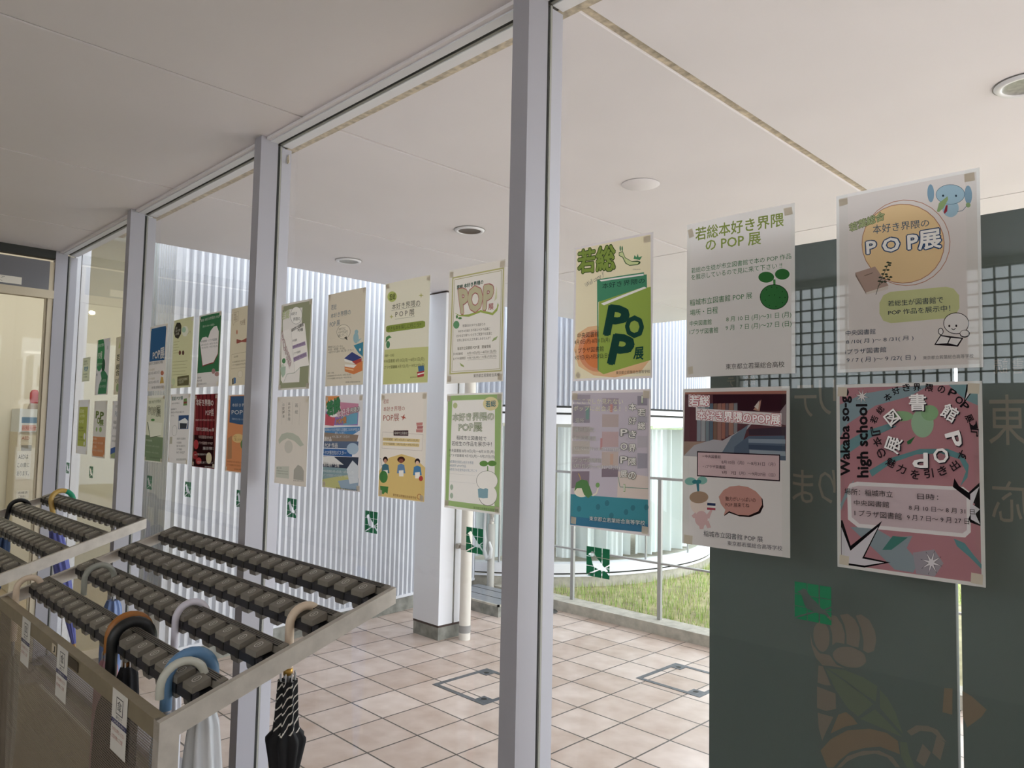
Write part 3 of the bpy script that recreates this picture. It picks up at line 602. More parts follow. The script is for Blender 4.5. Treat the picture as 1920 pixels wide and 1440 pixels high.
P['A2t']=dict(base='#ece6e3',tape=[[(1.1,10.8),(11.4,9.2),(16,25.8),(4.9,27.3)],[(190.5,6.6),(204.9,6.5),(206.7,19.8),(192.6,20.2)],[(3.7,277.1),(14,275.7),(15.2,289.9),(4.9,291.4)]],it=[
('t',[(18.4,9.9),(190.2,13.4),(190.6,37.5),(18.9,35)],'若総本好き界隈','#95ab35',{'b': 0.015}),
('t',[(40.8,37.1),(149.4,40.6),(149.8,63.3),(41.3,58.7)],'の POP 展','#95ab35',{'b': 0.015}),
('t',[(9.6,86.2),(203.6,87.7),(203.8,97.4),(9.8,96.8)],'若総の生徒が市立図書館で本の POP 作品','#3a8048',{}),
('t',[(9.9,99.3),(187.6,101.4),(187.8,111.7),(10.1,110.1)],'を展示しているので見に来て下さい !!','#3a8048',{}),
('t',[(6.8,147.3),(133.7,147.8),(134,159.6),(7.1,159.8)],'稲城市立図書館 POP 展','#2f7d40',{'b': 0.005}),
('t',[(7.3,167.4),(66.4,166.9),(66.6,179.8),(7.6,178.6)],'場所・日程','#2f7d40',{}),
('t',[(7.2,188.6),(53.6,189.2),(53.8,199.5),(7.5,198.6)],'中央図書館','#2f7d40',{}),
('t',[(83.8,188.4),(203.6,190),(203.8,201.3),(84,198.8)],'8 月 10 日 (月)〜31 日 (月)','#3a8048',{}),
('t',[(6.8,204.8),(67.2,205.3),(67.4,216.2),(7,214.8)],'Iプラザ図書館','#2f7d40',{}),
('t',[(82.8,204),(203.9,205.8),(204.1,217.1),(83,214.8)],'9 月   7 日 (月)〜27 日 (日)','#3a8048',{}),
('t',[(83,274.8),(191.4,275.1),(191.6,285.9),(83.2,285.1)],'東京都立若葉総合高校','#4a4644',{}),
('q',[(171.8,129.9),(176,130.4),(176.2,141.9),(172.5,141.5)],'#3a8f3a'),
('e',159.4,124.3,14.2,1.7,0.2,9.8,'#2c7a34'),
('e',188,122.7,12.8,1.5,0.1,9.6,'#2c7a34'),
('e',173.3,161.1,25.5,2.5,0.4,22.5,'#1f2a20'),
('e',173.3,161.1,24.4,2.4,0.4,21.4,'#2f7f3c'),
('e',159.8,147,1,0.1,0,1,'#1f4a28'),
('e',169.2,143.4,1,0.1,0,1,'#1f4a28'),
('e',178.6,145.6,1,0.1,0.1,0.9,'#1f4a28'),
('e',188.1,153.4,0.9,0.1,0,0.9,'#1f4a28'),
('e',157.8,165.4,0.9,0,0,0.9,'#1f4a28'),
('e',165.1,175.3,0.9,0,0,0.9,'#1f4a28'),
('e',176.9,178.6,0.9,0.1,0,0.9,'#1f4a28'),
('e',188.4,172.8,0.9,0.1,0,0.9,'#1f4a28'),
('e',174.2,157.7,0.9,0.1,0,1,'#1f4a28'),
('e',164.8,157.9,0.9,0.1,0,1,'#1f4a28'),
('e',183.6,163.2,0.9,0.1,0,1,'#1f4a28'),
('e',192.9,164.1,0.9,0.1,0,1,'#1f4a28')])
P['A2b']=dict(base='#ebe4e2',tape=[[(4.5,280.4),(22.8,280.8),(21.8,297.7),(3.7,297.2)]],it=[
('q',[(4.1,6.5),(204.3,7.9),(202.8,129.9),(2,129.7)],'#6a4048'),
('q',[(4.1,6.5),(204.3,7.9),(204.2,13.3),(4.2,10.5)],'#b5705f'),
('q',[(64.1,12.3),(204,13.9),(203.4,44),(123.9,42.8),(64.6,34)],'#42202c'),
('q',[(2.8,101.8),(89.6,100.3),(84.9,123.2),(2,129.2)],'#a88878'),
('q',[(30.6,29.3),(38.9,28.8),(38.8,100.2),(30.5,100.5)],'#8f96a0'),
('q',[(39.7,29.3),(48.4,28.7),(48.3,100.3),(39.6,100.6)],'#a8aab0'),
('q',[(49.2,29.2),(56.5,28.7),(56.4,100.9),(49.1,101.2)],'#7f8f98'),
('q',[(57.3,29.2),(64.5,28.7),(64.4,101.5),(57.2,101.8)],'#5f7488'),
('q',[(65.3,29.1),(72.9,28.6),(72.9,101.1),(65.2,101.4)],'#8a6a5a'),
('q',[(73.7,29.1),(81.6,28.6),(81.5,98.3),(73.6,98.7)],'#a8776a'),
('q',[(82.4,29),(89.4,28.5),(89.2,94.4),(82.2,94.7)],'#b0705f'),
('q',[(90.2,29),(95.8,28.5),(95.6,90.6),(89.9,90.8)],'#7f6a70'),
('q',[(96.6,29),(106,28.5),(105.7,87.8),(96.3,88.2)],'#a87a6a'),
('q',[(106.5,28.9),(113.6,28.4),(113.2,84),(106.2,84.3)],'#8a8a90'),
('q',[(2,129.7),(25.4,108.2),(65.9,96.6),(84.3,98.2),(124.6,75.4),(144,63.3),(124.7,84.8),(105.3,118.5),(103,129.2)],'#b8b4bc'),
('q',[(83.5,119.7),(102.2,90.3),(134.3,68.2),(125,96.4),(108.1,129.6)],'#6f7f92'),
('q',[(107.7,108.9),(134.7,89),(200.8,86.4),(202.8,129.9),(105.5,129.3)],'#596a82'),
('q',[(134.5,76.3),(202.8,71.2),(202.6,86.3),(135.9,87.1)],'#4a3a48'),
('q',[(134.8,93.6),(202.1,93),(202,100.8),(134.9,100.6)],'#8f9db0'),
('q',[(135,104.1),(202.1,104.6),(202,113),(135.2,112.2)],'#46546c'),
('q',[(136.4,113.2),(202,114.1),(202.2,121.9),(136.6,121.3)],'#9aa6b5'),
('q',[(143.5,41.4),(158.8,22.9),(155.6,43.5)],'#c98f7a'),
('q',[(145.8,35.6),(155.3,24.1),(153.2,41.3)],'#e0d0c4'),
('q',[(193.1,44.1),(203.6,30.6),(202.7,68.5),(193.6,66.5)],'#a08a90'),
('q',[(12.1,10.8),(57.5,13.4),(57.4,35.2),(31.6,35.4),(31.7,37.9),(195.5,47.5),(195,70.9),(28.5,60.1),(28,35.5),(12.1,34.4)],'#e8dede'),
('t',[(14.1,12.5),(56.2,14.6),(56.6,33.5),(14.6,32.6)],'若総','#f6efef',{'b': 0.03, 'o': '#b8384f', 'ow': 0.08}),
('t',[(31.5,41.1),(193.2,49.1),(193.6,68.3),(31.8,58.8)],'本好き界隈のPOP展','#f6efef',{'b': 0.03, 'o': '#b8384f', 'ow': 0.08}),
('q',[(31.2,119.7),(192.8,119.8),(192.5,166.8),(31.4,167.3)],'#3a2a34'),
('q',[(33.2,122),(191,121.9),(190.6,164.5),(33.3,165.1)],'#dfbcc0'),
('t',[(43.7,125.6),(80.5,125.6),(80.6,131.8),(43.8,131.7)],'・中央図書館','#4a3a40',{}),
('t',[(82.5,134.5),(184.5,134.3),(184.6,141),(82.6,141.2)],'8月10日（月）〜8月31日（月）','#4a3a40',{}),
('t',[(44.1,145),(90,143.6),(90.1,150.2),(44.2,151.1)],'・iプラザ図書館','#4a3a40',{}),
('t',[(82.9,153.6),(184.4,152.7),(184.5,159.4),(83,160.2)],'9月\u30007日（月）〜9月27日（日）','#4a3a40',{}),
('q',[(78.7,201.2),(87.6,190.8),(99,183.1),(116.7,180.5),(134.1,182.9),(148.9,189.5),(161.1,199.7),(162.6,213.2),(156.8,225.3),(137.6,234.1),(117.8,234.6),(97.4,230.1),(87.8,237.1),(90.9,226.1),(82.9,217.5)],'#2a1a1c'),
('q',[(76.6,202.6),(86.2,189.7),(99,182.1),(116.7,179.1),(134.1,180.5),(148.8,187.2),(159.2,197.6),(160.1,210.1),(153.2,222.3),(135.1,231.4),(115.2,232.1),(97.4,227.2),(86.7,236.1),(90.1,225),(81,215.3)],'#d8988c'),
('t',[(90.4,200.5),(148.6,198.7),(148.8,206.7),(90.5,208.6)],'魅力がいっぱいの','#4a2f2f',{'b': 0.005}),
('t',[(90.6,211.9),(136.6,209.2),(136.8,217.3),(90.8,219.5)],'POP 展来てね','#4a2f2f',{'b': 0.005}),
('q',[(29.8,180.4),(35.9,181.1),(36.2,198.2),(32.4,198.1)],'#2f7f92'),
('e',17.2,177.8,12.5,-1.1,0.2,7.4,'#7fc0b4'),
('e',42.3,174.4,10.8,-0.9,0.1,7.3,'#7fc0b4'),
('e',27,178.2,6,-0.5,0,3.9,'#2a8a92'),
('e',34.7,177.5,6,-0.5,0.1,3.9,'#2a8a92'),
('e',35.6,219.1,18.4,-2.1,0.4,19,'#f0dcd0'),
('e',35.3,206.8,20.1,-2,0.2,11.3,'#b08f74'),
('e',40.8,246.5,13.6,-1.6,0.3,14.6,'#e3b8b8'),
('q',[(28.2,235.8),(20,243),(24.3,247.4),(33.9,245)],'#e3b8b8'),
('q',[(50.2,240.5),(60.7,227.2),(63.9,229.2),(57.1,245.7)],'#e3b8b8'),
('q',[(35.6,257),(47.8,255.4),(45.3,265.5),(37.7,266.5)],'#e3b8b8'),
('q',[(49.1,254),(55.8,248.3),(61.4,260.9),(53.4,263.2)],'#e3b8b8'),
('q',[(52.8,212.3),(70.5,212.1),(70,228),(52.7,228.6)],'#efe8e4'),
('q',[(53.2,215.4),(70.3,215.3),(70.1,220.1),(53,220.3)],'#33406a'),
('q',[(52.8,224.4),(70.2,224.2),(70,228),(52.7,228.6)],'#b8384f'),
('t',[(46.2,267.8),(161.7,265.7),(161.9,275.9),(46.4,278.7)],'稲城市立図書館 POP 展','#45484f',{}),
('t',[(94.6,281.3),(196.5,277.9),(196.6,286.3),(94.8,289.5)],'東京都若葉総合高等学校','#62606a',{})])
P['A3t']=dict(base='#dcd2d4',tape=[[(186.6,6.2),(202.5,5.9),(203.3,19.7),(188,20.2)],[(15.7,276.1),(25.9,284.1),(17.7,293),(7.5,284.4)]],it=[
('q',[(5.7,5.1),(203.3,4.6),(206.2,292.6),(6,291.9)],'#e6d8b2'),
('q',[(2.8,227.7),(13.6,192.3),(42.8,180.4),(68.5,179.7),(140.1,210.3),(182.9,258.3),(203,261.5),(183.7,282.4),(118.6,292.9),(61.8,286.4),(17,264.5)],'#e3b07c'),
('e',70,233.6,54.4,2.7,1.3,45.4,'#d98a5c'),
('e',70,233.6,40.7,2,1,37.8,'#d9762c'),
('q',[(67.2,79.8),(188.5,80.2),(188.7,85.3),(195.1,85.4),(196.2,113.9),(71.8,129.1),(76,279.2),(72.1,274)],'#3a8a66'),
('q',[(74.5,82.1),(187.5,83.1),(187.6,86.6),(79,85.6)],'#e6e0dc'),
('q',[(73.3,129.2),(189.6,110.1),(193.3,112.9),(205.1,111.8),(206.7,260.5),(88.8,285.1),(75,277.9)],'#8fa82c'),
('q',[(79.1,133.4),(189.6,110.1),(195.3,113.3),(87.6,137.9)],'#e6e0dc'),
('t',[(10.7,8.3),(114.3,11.7),(116,65.7),(12,58.4)],'若総','#93b030',{'b': 0.03, 'o': '#3a581e', 'ow': 0.06}),
('t',[(31.2,83.9),(85.4,63.2),(87.4,76.8),(35.7,93.2)],'\\Well come !/','#85807a',{}),
('t',[(82.2,90.3),(190.6,91.6),(191,102.8),(82.6,102.6)],'本好き界隈の','#1f3a38',{}),
('q',[(125.3,29.9),(135.7,29),(142,42.9),(158.4,53.3),(172.8,54),(180,57.3),(179.3,60.7),(173.1,63.4),(152.9,62),(142.4,55.9),(134.6,41.9),(125.6,37.1)],'#3a5a34'),
('q',[(126.9,31.3),(134.8,30.5),(141.2,43.9),(158.4,54.5),(175.7,57.2),(173,61.5),(152.8,60.3),(143.9,54.9),(136.1,40.9),(127,36.1)],'#c3cc86'),
('e',128.9,22.1,1.8,0.3,0.2,5.8,'#3f7a4a'),
('e',134,23.3,1.8,0.3,0.2,5.7,'#3f7a4a'),
('q',[(162.6,49.1),(165.2,41.3),(169.7,46.6),(172.9,40),(175.4,47.4),(183.9,46.2),(178.5,53.6)],'#3f8a5a'),
('t',[(161.2,69.4),(179.9,71.2),(180,74),(161.3,72.2)],'©kano','#7a7468',{}),
('t',[(104.1,141.4),(153.5,150.6),(141.5,206.7),(90.4,199.3)],'P','#0f4a40',{'b': 0.045, 'k': 1}),
('t',[(146.2,167.7),(187.8,171),(187.6,214.4),(145.1,208.2)],'O','#0f4a40',{'b': 0.045, 'k': 1}),
('t',[(117.3,204),(166.7,211.9),(154,270.5),(102.8,261.3)],'P','#0f4a40',{'b': 0.045, 'k': 1}),
('t',[(168.1,233.6),(190,232.8),(188.6,258.6),(165.4,256.4)],'展','#0f4a40',{'b': 0.03}),
('t',[(12.6,191.5),(74.2,192),(74.5,203.8),(12.9,203.3)],'中央図書館','#2a3a34',{'b': 0.005}),
('t',[(4.9,206.4),(104.3,208.1),(104.6,219.2),(5.2,218)],'8月10日(月)-8月31日(月)','#2a2a2a',{}),
('t',[(8.4,224.6),(88.7,225),(89,236.5),(8.7,236.3)],'i プラザ図書館','#2a3a34',{'b': 0.005}),
('t',[(5.8,241.3),(102.5,241.4),(102.9,252.6),(6,252.4)],'9月7日(月)-9月27日(日)','#2a2a2a',{}),
('t',[(121.8,280),(205.1,280.2),(205.4,286.6),(122.1,286.7)],'東京都立若葉総合高等学校','#5a4a44',{})])
P['A3b']=dict(base='#dbd0d2',tape=[],it=[
('q',[(7.2,5.1),(205.5,6.4),(206.5,290.1),(1,295.6)],'#b8acb8'),
('q',[(3.9,7.4),(54.7,9.2),(54.1,25.1),(3.9,24)],'#9a8f9a'),
('q',[(3.9,29.4),(54.7,30.6),(54.2,70.5),(3.8,70.7)],'#8f8490'),
('q',[(3.8,78.6),(54.8,78.4),(54.2,104.1),(3.7,105.2)],'#a89a98'),
('q',[(3.7,110.7),(54.9,109.6),(54.3,137.9),(3.6,140)],'#b0a49c'),
('q',[(3.6,145.5),(54.9,143.4),(54.3,169.4),(3.6,172.4)],'#a09098'),
('q',[(3.6,177.9),(55,174.9),(54.4,210.8),(3.5,215.1)],'#84727e'),
('q',[(88,16.2),(131.4,17.7),(131,42),(88.1,41.4)],'#9c8c98'),
('q',[(88.1,51.3),(131.7,51.8),(131.3,78.6),(88.2,79)],'#b09c98'),
('q',[(88.3,88.8),(131.9,88.5),(131.6,120),(88.4,121.4)],'#b89a9a'),
('q',[(88.5,131.4),(132.3,129.9),(131.9,159.3),(88.6,161.8)],'#b8a49c'),
('q',[(88.6,167),(132.5,164.6),(132.1,182.6),(88.7,185.6)],'#84727e'),
('q',[(178,13.4),(201.7,15),(201.9,33.5),(178.2,33.3)],'#8f8694'),
('q',[(178.5,55.5),(202.2,56.4),(202.4,68.5),(178.6,68.8)],'#a09aa4'),
('q',[(178.9,95.6),(202.7,96),(203,119.1),(179.2,120.2)],'#ada4ac'),
('q',[(179.3,131.4),(203.2,131.3),(203.5,161.2),(179.6,162.9)],'#96909c'),
('q',[(108.6,30.4),(115.8,30.9),(115.4,47.7),(108.7,47)],'#c07f78'),
('q',[(42.3,37),(52.2,37.5),(51.7,63.3),(42.3,62.9)],'#6f9088'),
('q',[(83.9,103.1),(89.8,102.9),(89.3,126.6),(83.9,126.4)],'#b87f80'),
('q',[(110.7,135),(119.4,135),(119,157.9),(110.8,157.9)],'#c09a84'),
('q',[(132,171),(205.6,177.8),(206.2,223.6),(130.1,224.9)],'#cdbab0'),
('l',[(132.1,182.6),(137.1,203.1),(205.9,202.3)],2,'#6f9080'),
('q',[(1.1,228.4),(205.6,224.1),(206.5,290.1),(1,295.6)],'#2a8594'),
('q',[(1,276.5),(206.3,273.1),(206.5,290.1),(1,295.6)],'#2a6f90'),
('e',103.9,239.6,5.9,-0.7,0,6.2,'#2a7080'),
('e',79.9,249.5,6,-0.7,0,6.3,'#2a7080'),
('e',153,253.8,5.6,-0.7,0.1,6,'#2a7080'),
('e',169.6,243.7,5.5,-0.7,0.1,5.9,'#2a7080'),
('e',201.9,239.8,5.3,-0.6,0.1,5.9,'#2a7080'),
('e',115.8,264.4,5.9,-0.8,0.1,6.1,'#2a7080'),
('e',26.4,258.3,6.5,-0.8,0,6.5,'#2a7080'),
('t',[(16.9,17.4),(142.6,19.4),(142.7,31.2),(16.9,28.8)],'ここでしか見れない','#e6e2b6',{}),
('t',[(6.5,32.6),(151.1,34.2),(151.2,45.9),(6.5,43.4)],'ポップに出会える！！','#e6e2b6',{}),
('t',[(12,60),(37.6,60.6),(37.6,71.2),(11.9,70.6)],'場所','#dcd8d2',{'o': '#8f8a86', 'ow': 0.02}),
('t',[(8.7,79.7),(70.2,79.8),(70.2,90.5),(8.7,90.8)],'展示期間：','#dcd8d2',{'o': '#8f8a86', 'ow': 0.02}),
('t',[(8.6,99.9),(71.7,98.8),(71.8,108.8),(8.6,109.3)],'中央図書館','#dcd8d2',{'o': '#8f8a86', 'ow': 0.02}),
('t',[(8.6,122.9),(136.5,122.6),(136.5,130.9),(8.6,131.6)],'8月10日(月)〜8月31日(月)','#e8e4de',{'o': '#7f7a78', 'ow': 0.02}),
('t',[(6.9,147.8),(87,145.2),(87.1,155.2),(6.9,157.7)],'iプラザ図書館','#dcd8d2',{'o': '#8f8a86', 'ow': 0.02}),
('t',[(8.5,161.9),(136.7,159),(136.8,168.3),(8.5,171.8)],'9月7日(月)〜9月27日(日)','#e8e4de',{'o': '#7f7a78', 'ow': 0.02}),
('q',[(187.3,13.1),(191.8,13.2),(192,29),(187.5,29)],'#6f8f4a'),
('q',[(188.1,14),(190.2,14.1),(190.4,28.1),(188.3,28.1)],'#e8e4de'),
('q',[(145.5,196.5),(150.3,196.6),(150.4,212.3),(145.6,212.3)],'#6f8f4a'),
('q',[(146.4,197.6),(148.6,197.6),(148.7,211.3),(146.5,211.3)],'#e8e4de'),
('t',[(180.2,40.4),(197.6,40.5),(197.8,54.9),(180.3,55)],'若','#f0ebe6',{'b': 0.025, 'o': '#4f5a4a', 'ow': 0.07, 'k': 1}),
('t',[(180.5,68.1),(197.9,67.9),(198.1,82.4),(180.6,82.8)],'総','#f0ebe6',{'b': 0.025, 'o': '#4f5a4a', 'ow': 0.07, 'k': 1}),
('t',[(157.9,29.1),(175.8,29.3),(175.9,43.9),(158.1,43.9)],'本','#f0ebe6',{'b': 0.025, 'o': '#4f5a4a', 'ow': 0.07, 'k': 1}),
('t',[(158.2,57.6),(176.1,57.5),(176.2,72.2),(158.3,72.5)],'好','#f0ebe6',{'b': 0.025, 'o': '#4f5a4a', 'ow': 0.07, 'k': 1}),
('t',[(158.4,86),(176.4,85.6),(176.5,100.3),(158.6,100.9)],'き','#f0ebe6',{'b': 0.025, 'o': '#4f5a4a', 'ow': 0.07, 'k': 1}),
('t',[(158.7,114.1),(176.7,113.3),(176.8,128.2),(158.9,129.1)],'界','#f0ebe6',{'b': 0.025, 'o': '#4f5a4a', 'ow': 0.07, 'k': 1}),
('t',[(159,142.2),(177,141.2),(177.1,156.1),(159.1,157.3)],'隈','#f0ebe6',{'b': 0.025, 'o': '#4f5a4a', 'ow': 0.07, 'k': 1}),
('t',[(159.2,171),(177.3,169.7),(177.4,184.6),(159.4,186.1)],'の','#f0ebe6',{'b': 0.025, 'o': '#4f5a4a', 'ow': 0.07, 'k': 1}),
('t',[(139,83),(155.7,82.7),(155.8,96.3),(139.1,96.8)],'P','#f0ebe6',{'b': 0.025, 'o': '#4f5a4a', 'ow': 0.07, 'k': 1}),
('t',[(139.2,112.3),(155.9,111.7),(156.1,125.3),(139.3,126.1)],'O','#f0ebe6',{'b': 0.025, 'o': '#4f5a4a', 'ow': 0.07, 'k': 1}),
('t',[(139.4,139.7),(156.2,138.8),(156.3,152.5),(139.5,153.5)],'P','#f0ebe6',{'b': 0.025, 'o': '#4f5a4a', 'ow': 0.07, 'k': 1}),
('t',[(139.6,169.2),(156.4,168),(156.6,181.8),(139.8,183.1)],'展','#f0ebe6',{'b': 0.025, 'o': '#4f5a4a', 'ow': 0.07, 'k': 1}),
('e',34.5,217.6,23.7,-2.3,0,14.9,'#e0d2bc'),
('q',[(11.7,222.3),(16.7,201.9),(32.8,194.3),(48.7,195.4),(56.6,208.2),(64.4,224.5),(52.6,233.1),(40.8,226.9),(32.9,212.8),(19.9,214)],'#4f7f44'),
('l',[(23.2,181.5),(28,188.5),(30.3,195.2)],3,'#b89a4a'),
('l',[(64.4,226.9),(75.2,221),(79.7,208.5)],4,'#d8cfb4'),
('e',78.2,203.3,5.4,-0.5,0,5.3,'#6f9a54'),
('t',[(58.9,270.9),(200.9,266.4),(201,276.1),(58.9,280.3)],'東京都立若葉総合高等学校','#e6eaea',{'o': '#2a4a5a', 'ow': 0.03})])
P['B4t']=dict(base='#e6ddd2',tape=[],it=[
('q',[(13,19.3),(205.2,19.5),(204.7,272.7),(10.7,273.2)],'#bdb56a'),
('q',[(17.6,22.9),(201.6,23),(200.9,269.5),(15.7,269.5)],'#e6ddd2'),
('q',[(21.5,26.1),(197.7,26),(197.8,266.9),(19.9,266.6)],'#a8a060'),
('q',[(23,27.6),(196.4,27.2),(196.4,265.9),(21.4,265.6)],'#e8e0d6'),
('t',[(32.3,43),(133.1,40.8),(133.4,51.6),(32.5,54.3)],'若総 本好き界隈の','#1f5a44',{'b': 0.03}),
('t',[(40.8,56.5),(169.8,58.4),(164.2,115),(53,116.5)],'POP','#e6dcae',{'b': 0.05, 'o': '#d07a74', 'ow': 0.075}),
('t',[(153.7,104.4),(171.5,103.8),(171.9,119.4),(154,118.8)],'展','#c86a6a',{'b': 0.02}),
('q',[(22.7,112.3),(45.6,121.3),(82.8,123),(125.9,116.6),(147.1,121.8),(168,127.4),(183.1,116.9),(186.2,104.2),(189.7,110.5),(184.9,124.2),(169.8,133.5),(147.2,127.8),(126,122.2),(82.9,129.2),(45.7,124.5)],'#a0b040'),
('q',[(174.2,99.3),(181.8,62.2),(183.2,93.2)],'#d3d2a0'),
('e',33.9,145.4,12.1,1,0.1,10.1,'#5f9a68'),
('e',47.6,129.7,7.5,0.7,0.1,2.8,'#4f8a40'),
('e',35.5,124.9,4.1,0.3,0,4.5,'#4f8a40'),
('t',[(59.1,147),(144.2,149.8),(144.3,157.1),(59.3,154.1)],'若葉総合の中でも指折りの','#6f665c',{}),
('t',[(42.4,160.3),(161.8,162.4),(162,169.7),(42.5,166.3)],'本好きの生徒たちが送る POP 作品展に','#6f665c',{}),
('t',[(35,171.6),(169,173.8),(169.2,181.6),(35.1,178.4)],'ぜひお立ち寄りいただきご家族やお友達と','#6f665c',{}),
('t',[(39,183.3),(164.1,185.3),(164.2,192.6),(39.1,189.9)],'世界に浸るひとときを楽しみませんか？','#6f665c',{}),
('t',[(41.2,203.7),(165.6,205.5),(165.7,214),(41.3,211.9)],'稲城市立図書館 POP 展\u3000開催情報','#6a5f48',{}),
('t',[(26.1,218.1),(62.2,218.4),(62.3,224.7),(26.2,224.2)],'【中央図書館】','#6a5f48',{}),
('t',[(80.8,219.2),(185.5,219.5),(185.6,227.3),(80.9,226.3)],'8月10日(月)〜8月31日(月)','#6a5f48',{}),
('t',[(26.3,230.4),(72.8,230.3),(72.9,236.9),(26.4,236.5)],'【iプラザ図書館】','#6a5f48',{}),
('t',[(81,231.8),(185.7,231.6),(185.9,238.8),(81.1,237.8)],'9月7日(月)〜9月27日(日)','#6a5f48',{}),
('l',[(80.9,227.5),(185.7,228.5)],0.5,'#6a5f48'),
('l',[(81.1,239.3),(185.9,239.8)],0.5,'#6a5f48'),
('q',[(167.8,198.4),(174.5,190.4),(189.1,186.2),(183.2,194.6)],'#a0b070'),
('q',[(50.6,244.4),(66.5,252),(68.4,257.1),(56,252.8)],'#a0b060'),
('t',[(105.6,276.2),(198,276.1),(198.2,284.5),(105.8,284.3)],'東京都立若葉総合高校','#5a534c',{})])
P['B4b']=dict(base='#e8e2dc',tape=[],it=[
('q',[(5.2,4.7),(205.7,4.4),(205.8,291.8),(5.1,291.1)],'#9ab86a'),
('q',[(23.8,17.8),(184.6,16.3),(190.3,277.6),(18.3,277.7)],'#ece5de'),
('e',169.9,27.5,26.4,-0.1,0.7,17,'#e3d296'),
('t',[(152.9,20.4),(187.4,19),(188,34.5),(153.5,36.1)],'若総','#3f8292',{'b': 0.02}),
('e',36.5,30.8,9.3,0,0.2,7.5,'#b8c080'),
('t',[(26.9,51.5),(182,48),(182.9,68.2),(27.5,71.7)],'本好き界隈の','#ece8e0',{'b': 0.01, 'o': '#7f9f50', 'ow': 0.035}),
('t',[(52.9,76.9),(141.5,73.9),(142.3,96.2),(53.5,98)],'POP展','#ece8e0',{'b': 0.01, 'o': '#7f9f50', 'ow': 0.035}),
('t',[(45.9,108.5),(158.4,108.6),(158.8,119.1),(46.2,119.4)],'稲城市立図書館で','#3f3f42',{'b': 0.01}),
('t',[(26.7,123.3),(177.1,121.7),(177.6,133.1),(27.1,135.7)],'若総生の作品を展示中！','#3f3f42',{'b': 0.01}),
('t',[(16.2,143.8),(186.6,141.9),(187,151),(16.5,153.4)],'中央図書館 8月10日(月)〜8月31日(月)','#4a4a4a',{}),
('t',[(16.6,156.7),(188.5,154.1),(188.9,162.8),(16.8,165.4)],'iプラザ図書館 9月7日(月)〜9月27日(日)','#4a4a4a',{}),
('t',[(19.2,173),(114.1,172.3),(114.3,179.8),(19.4,180.2)],'#若葉総合高校 #本好き界隈','#8a9ab0',{}),
('t',[(19.5,183.1),(86.2,182.2),(86.4,189.3),(19.7,189.9)],'#稲城市 #POP作品','#8a9ab0',{}),
('t',[(19.8,193.2),(127.3,191.8),(127.6,198.8),(20,200.5)],'#本好きの生徒作品を見に行こう','#8a9ab0',{}),
('e',30,242.6,6.6,-0.4,0.2,7.3,'#a8b8a0'),
('e',30.6,264.6,6.7,-0.5,0.2,7.3,'#a8b8a0'),
('l',[(20.2,208.2),(122.3,207.1)],0.4,'#b0b0b0'),
('l',[(20.7,228.6),(123,226.9)],0.4,'#b0b0b0'),
('q',[(162.7,181.6),(166.1,181.4),(167.3,195.2),(163.2,195.5)],'#6f9a4a'),
('e',150.9,176.1,14.9,-0.7,0.2,7,'#5f9038'),
('e',179.3,174.3,14.7,-0.7,0.3,6.9,'#5f9038'),
('e',162.8,217.8,37,-2.3,0.9,24.8,'#8a857c'),
('e',166.9,253.6,31.7,-2.3,1,25.8,'#8a857c'),
('e',162.8,217.8,35.6,-2.2,0.9,23.8,'#efe8e0'),
('e',166.9,252.7,30.4,-2.3,1,24.8,'#efe8e0'),
('q',[(131.9,240.5),(151,233.6),(167.7,238.1),(167.2,259.7),(150.7,261.9),(134.7,260.7)],'#7fa6b2'),
('q',[(135.9,236.5),(149.6,231.8),(163.4,234.6),(151.3,239.2)],'#efe8e0'),
('t',[(118.1,284.4),(204.1,283.5),(204.4,290.5),(118.3,290.6)],'東京都立若葉総合高等学校','#6a8050',{})])
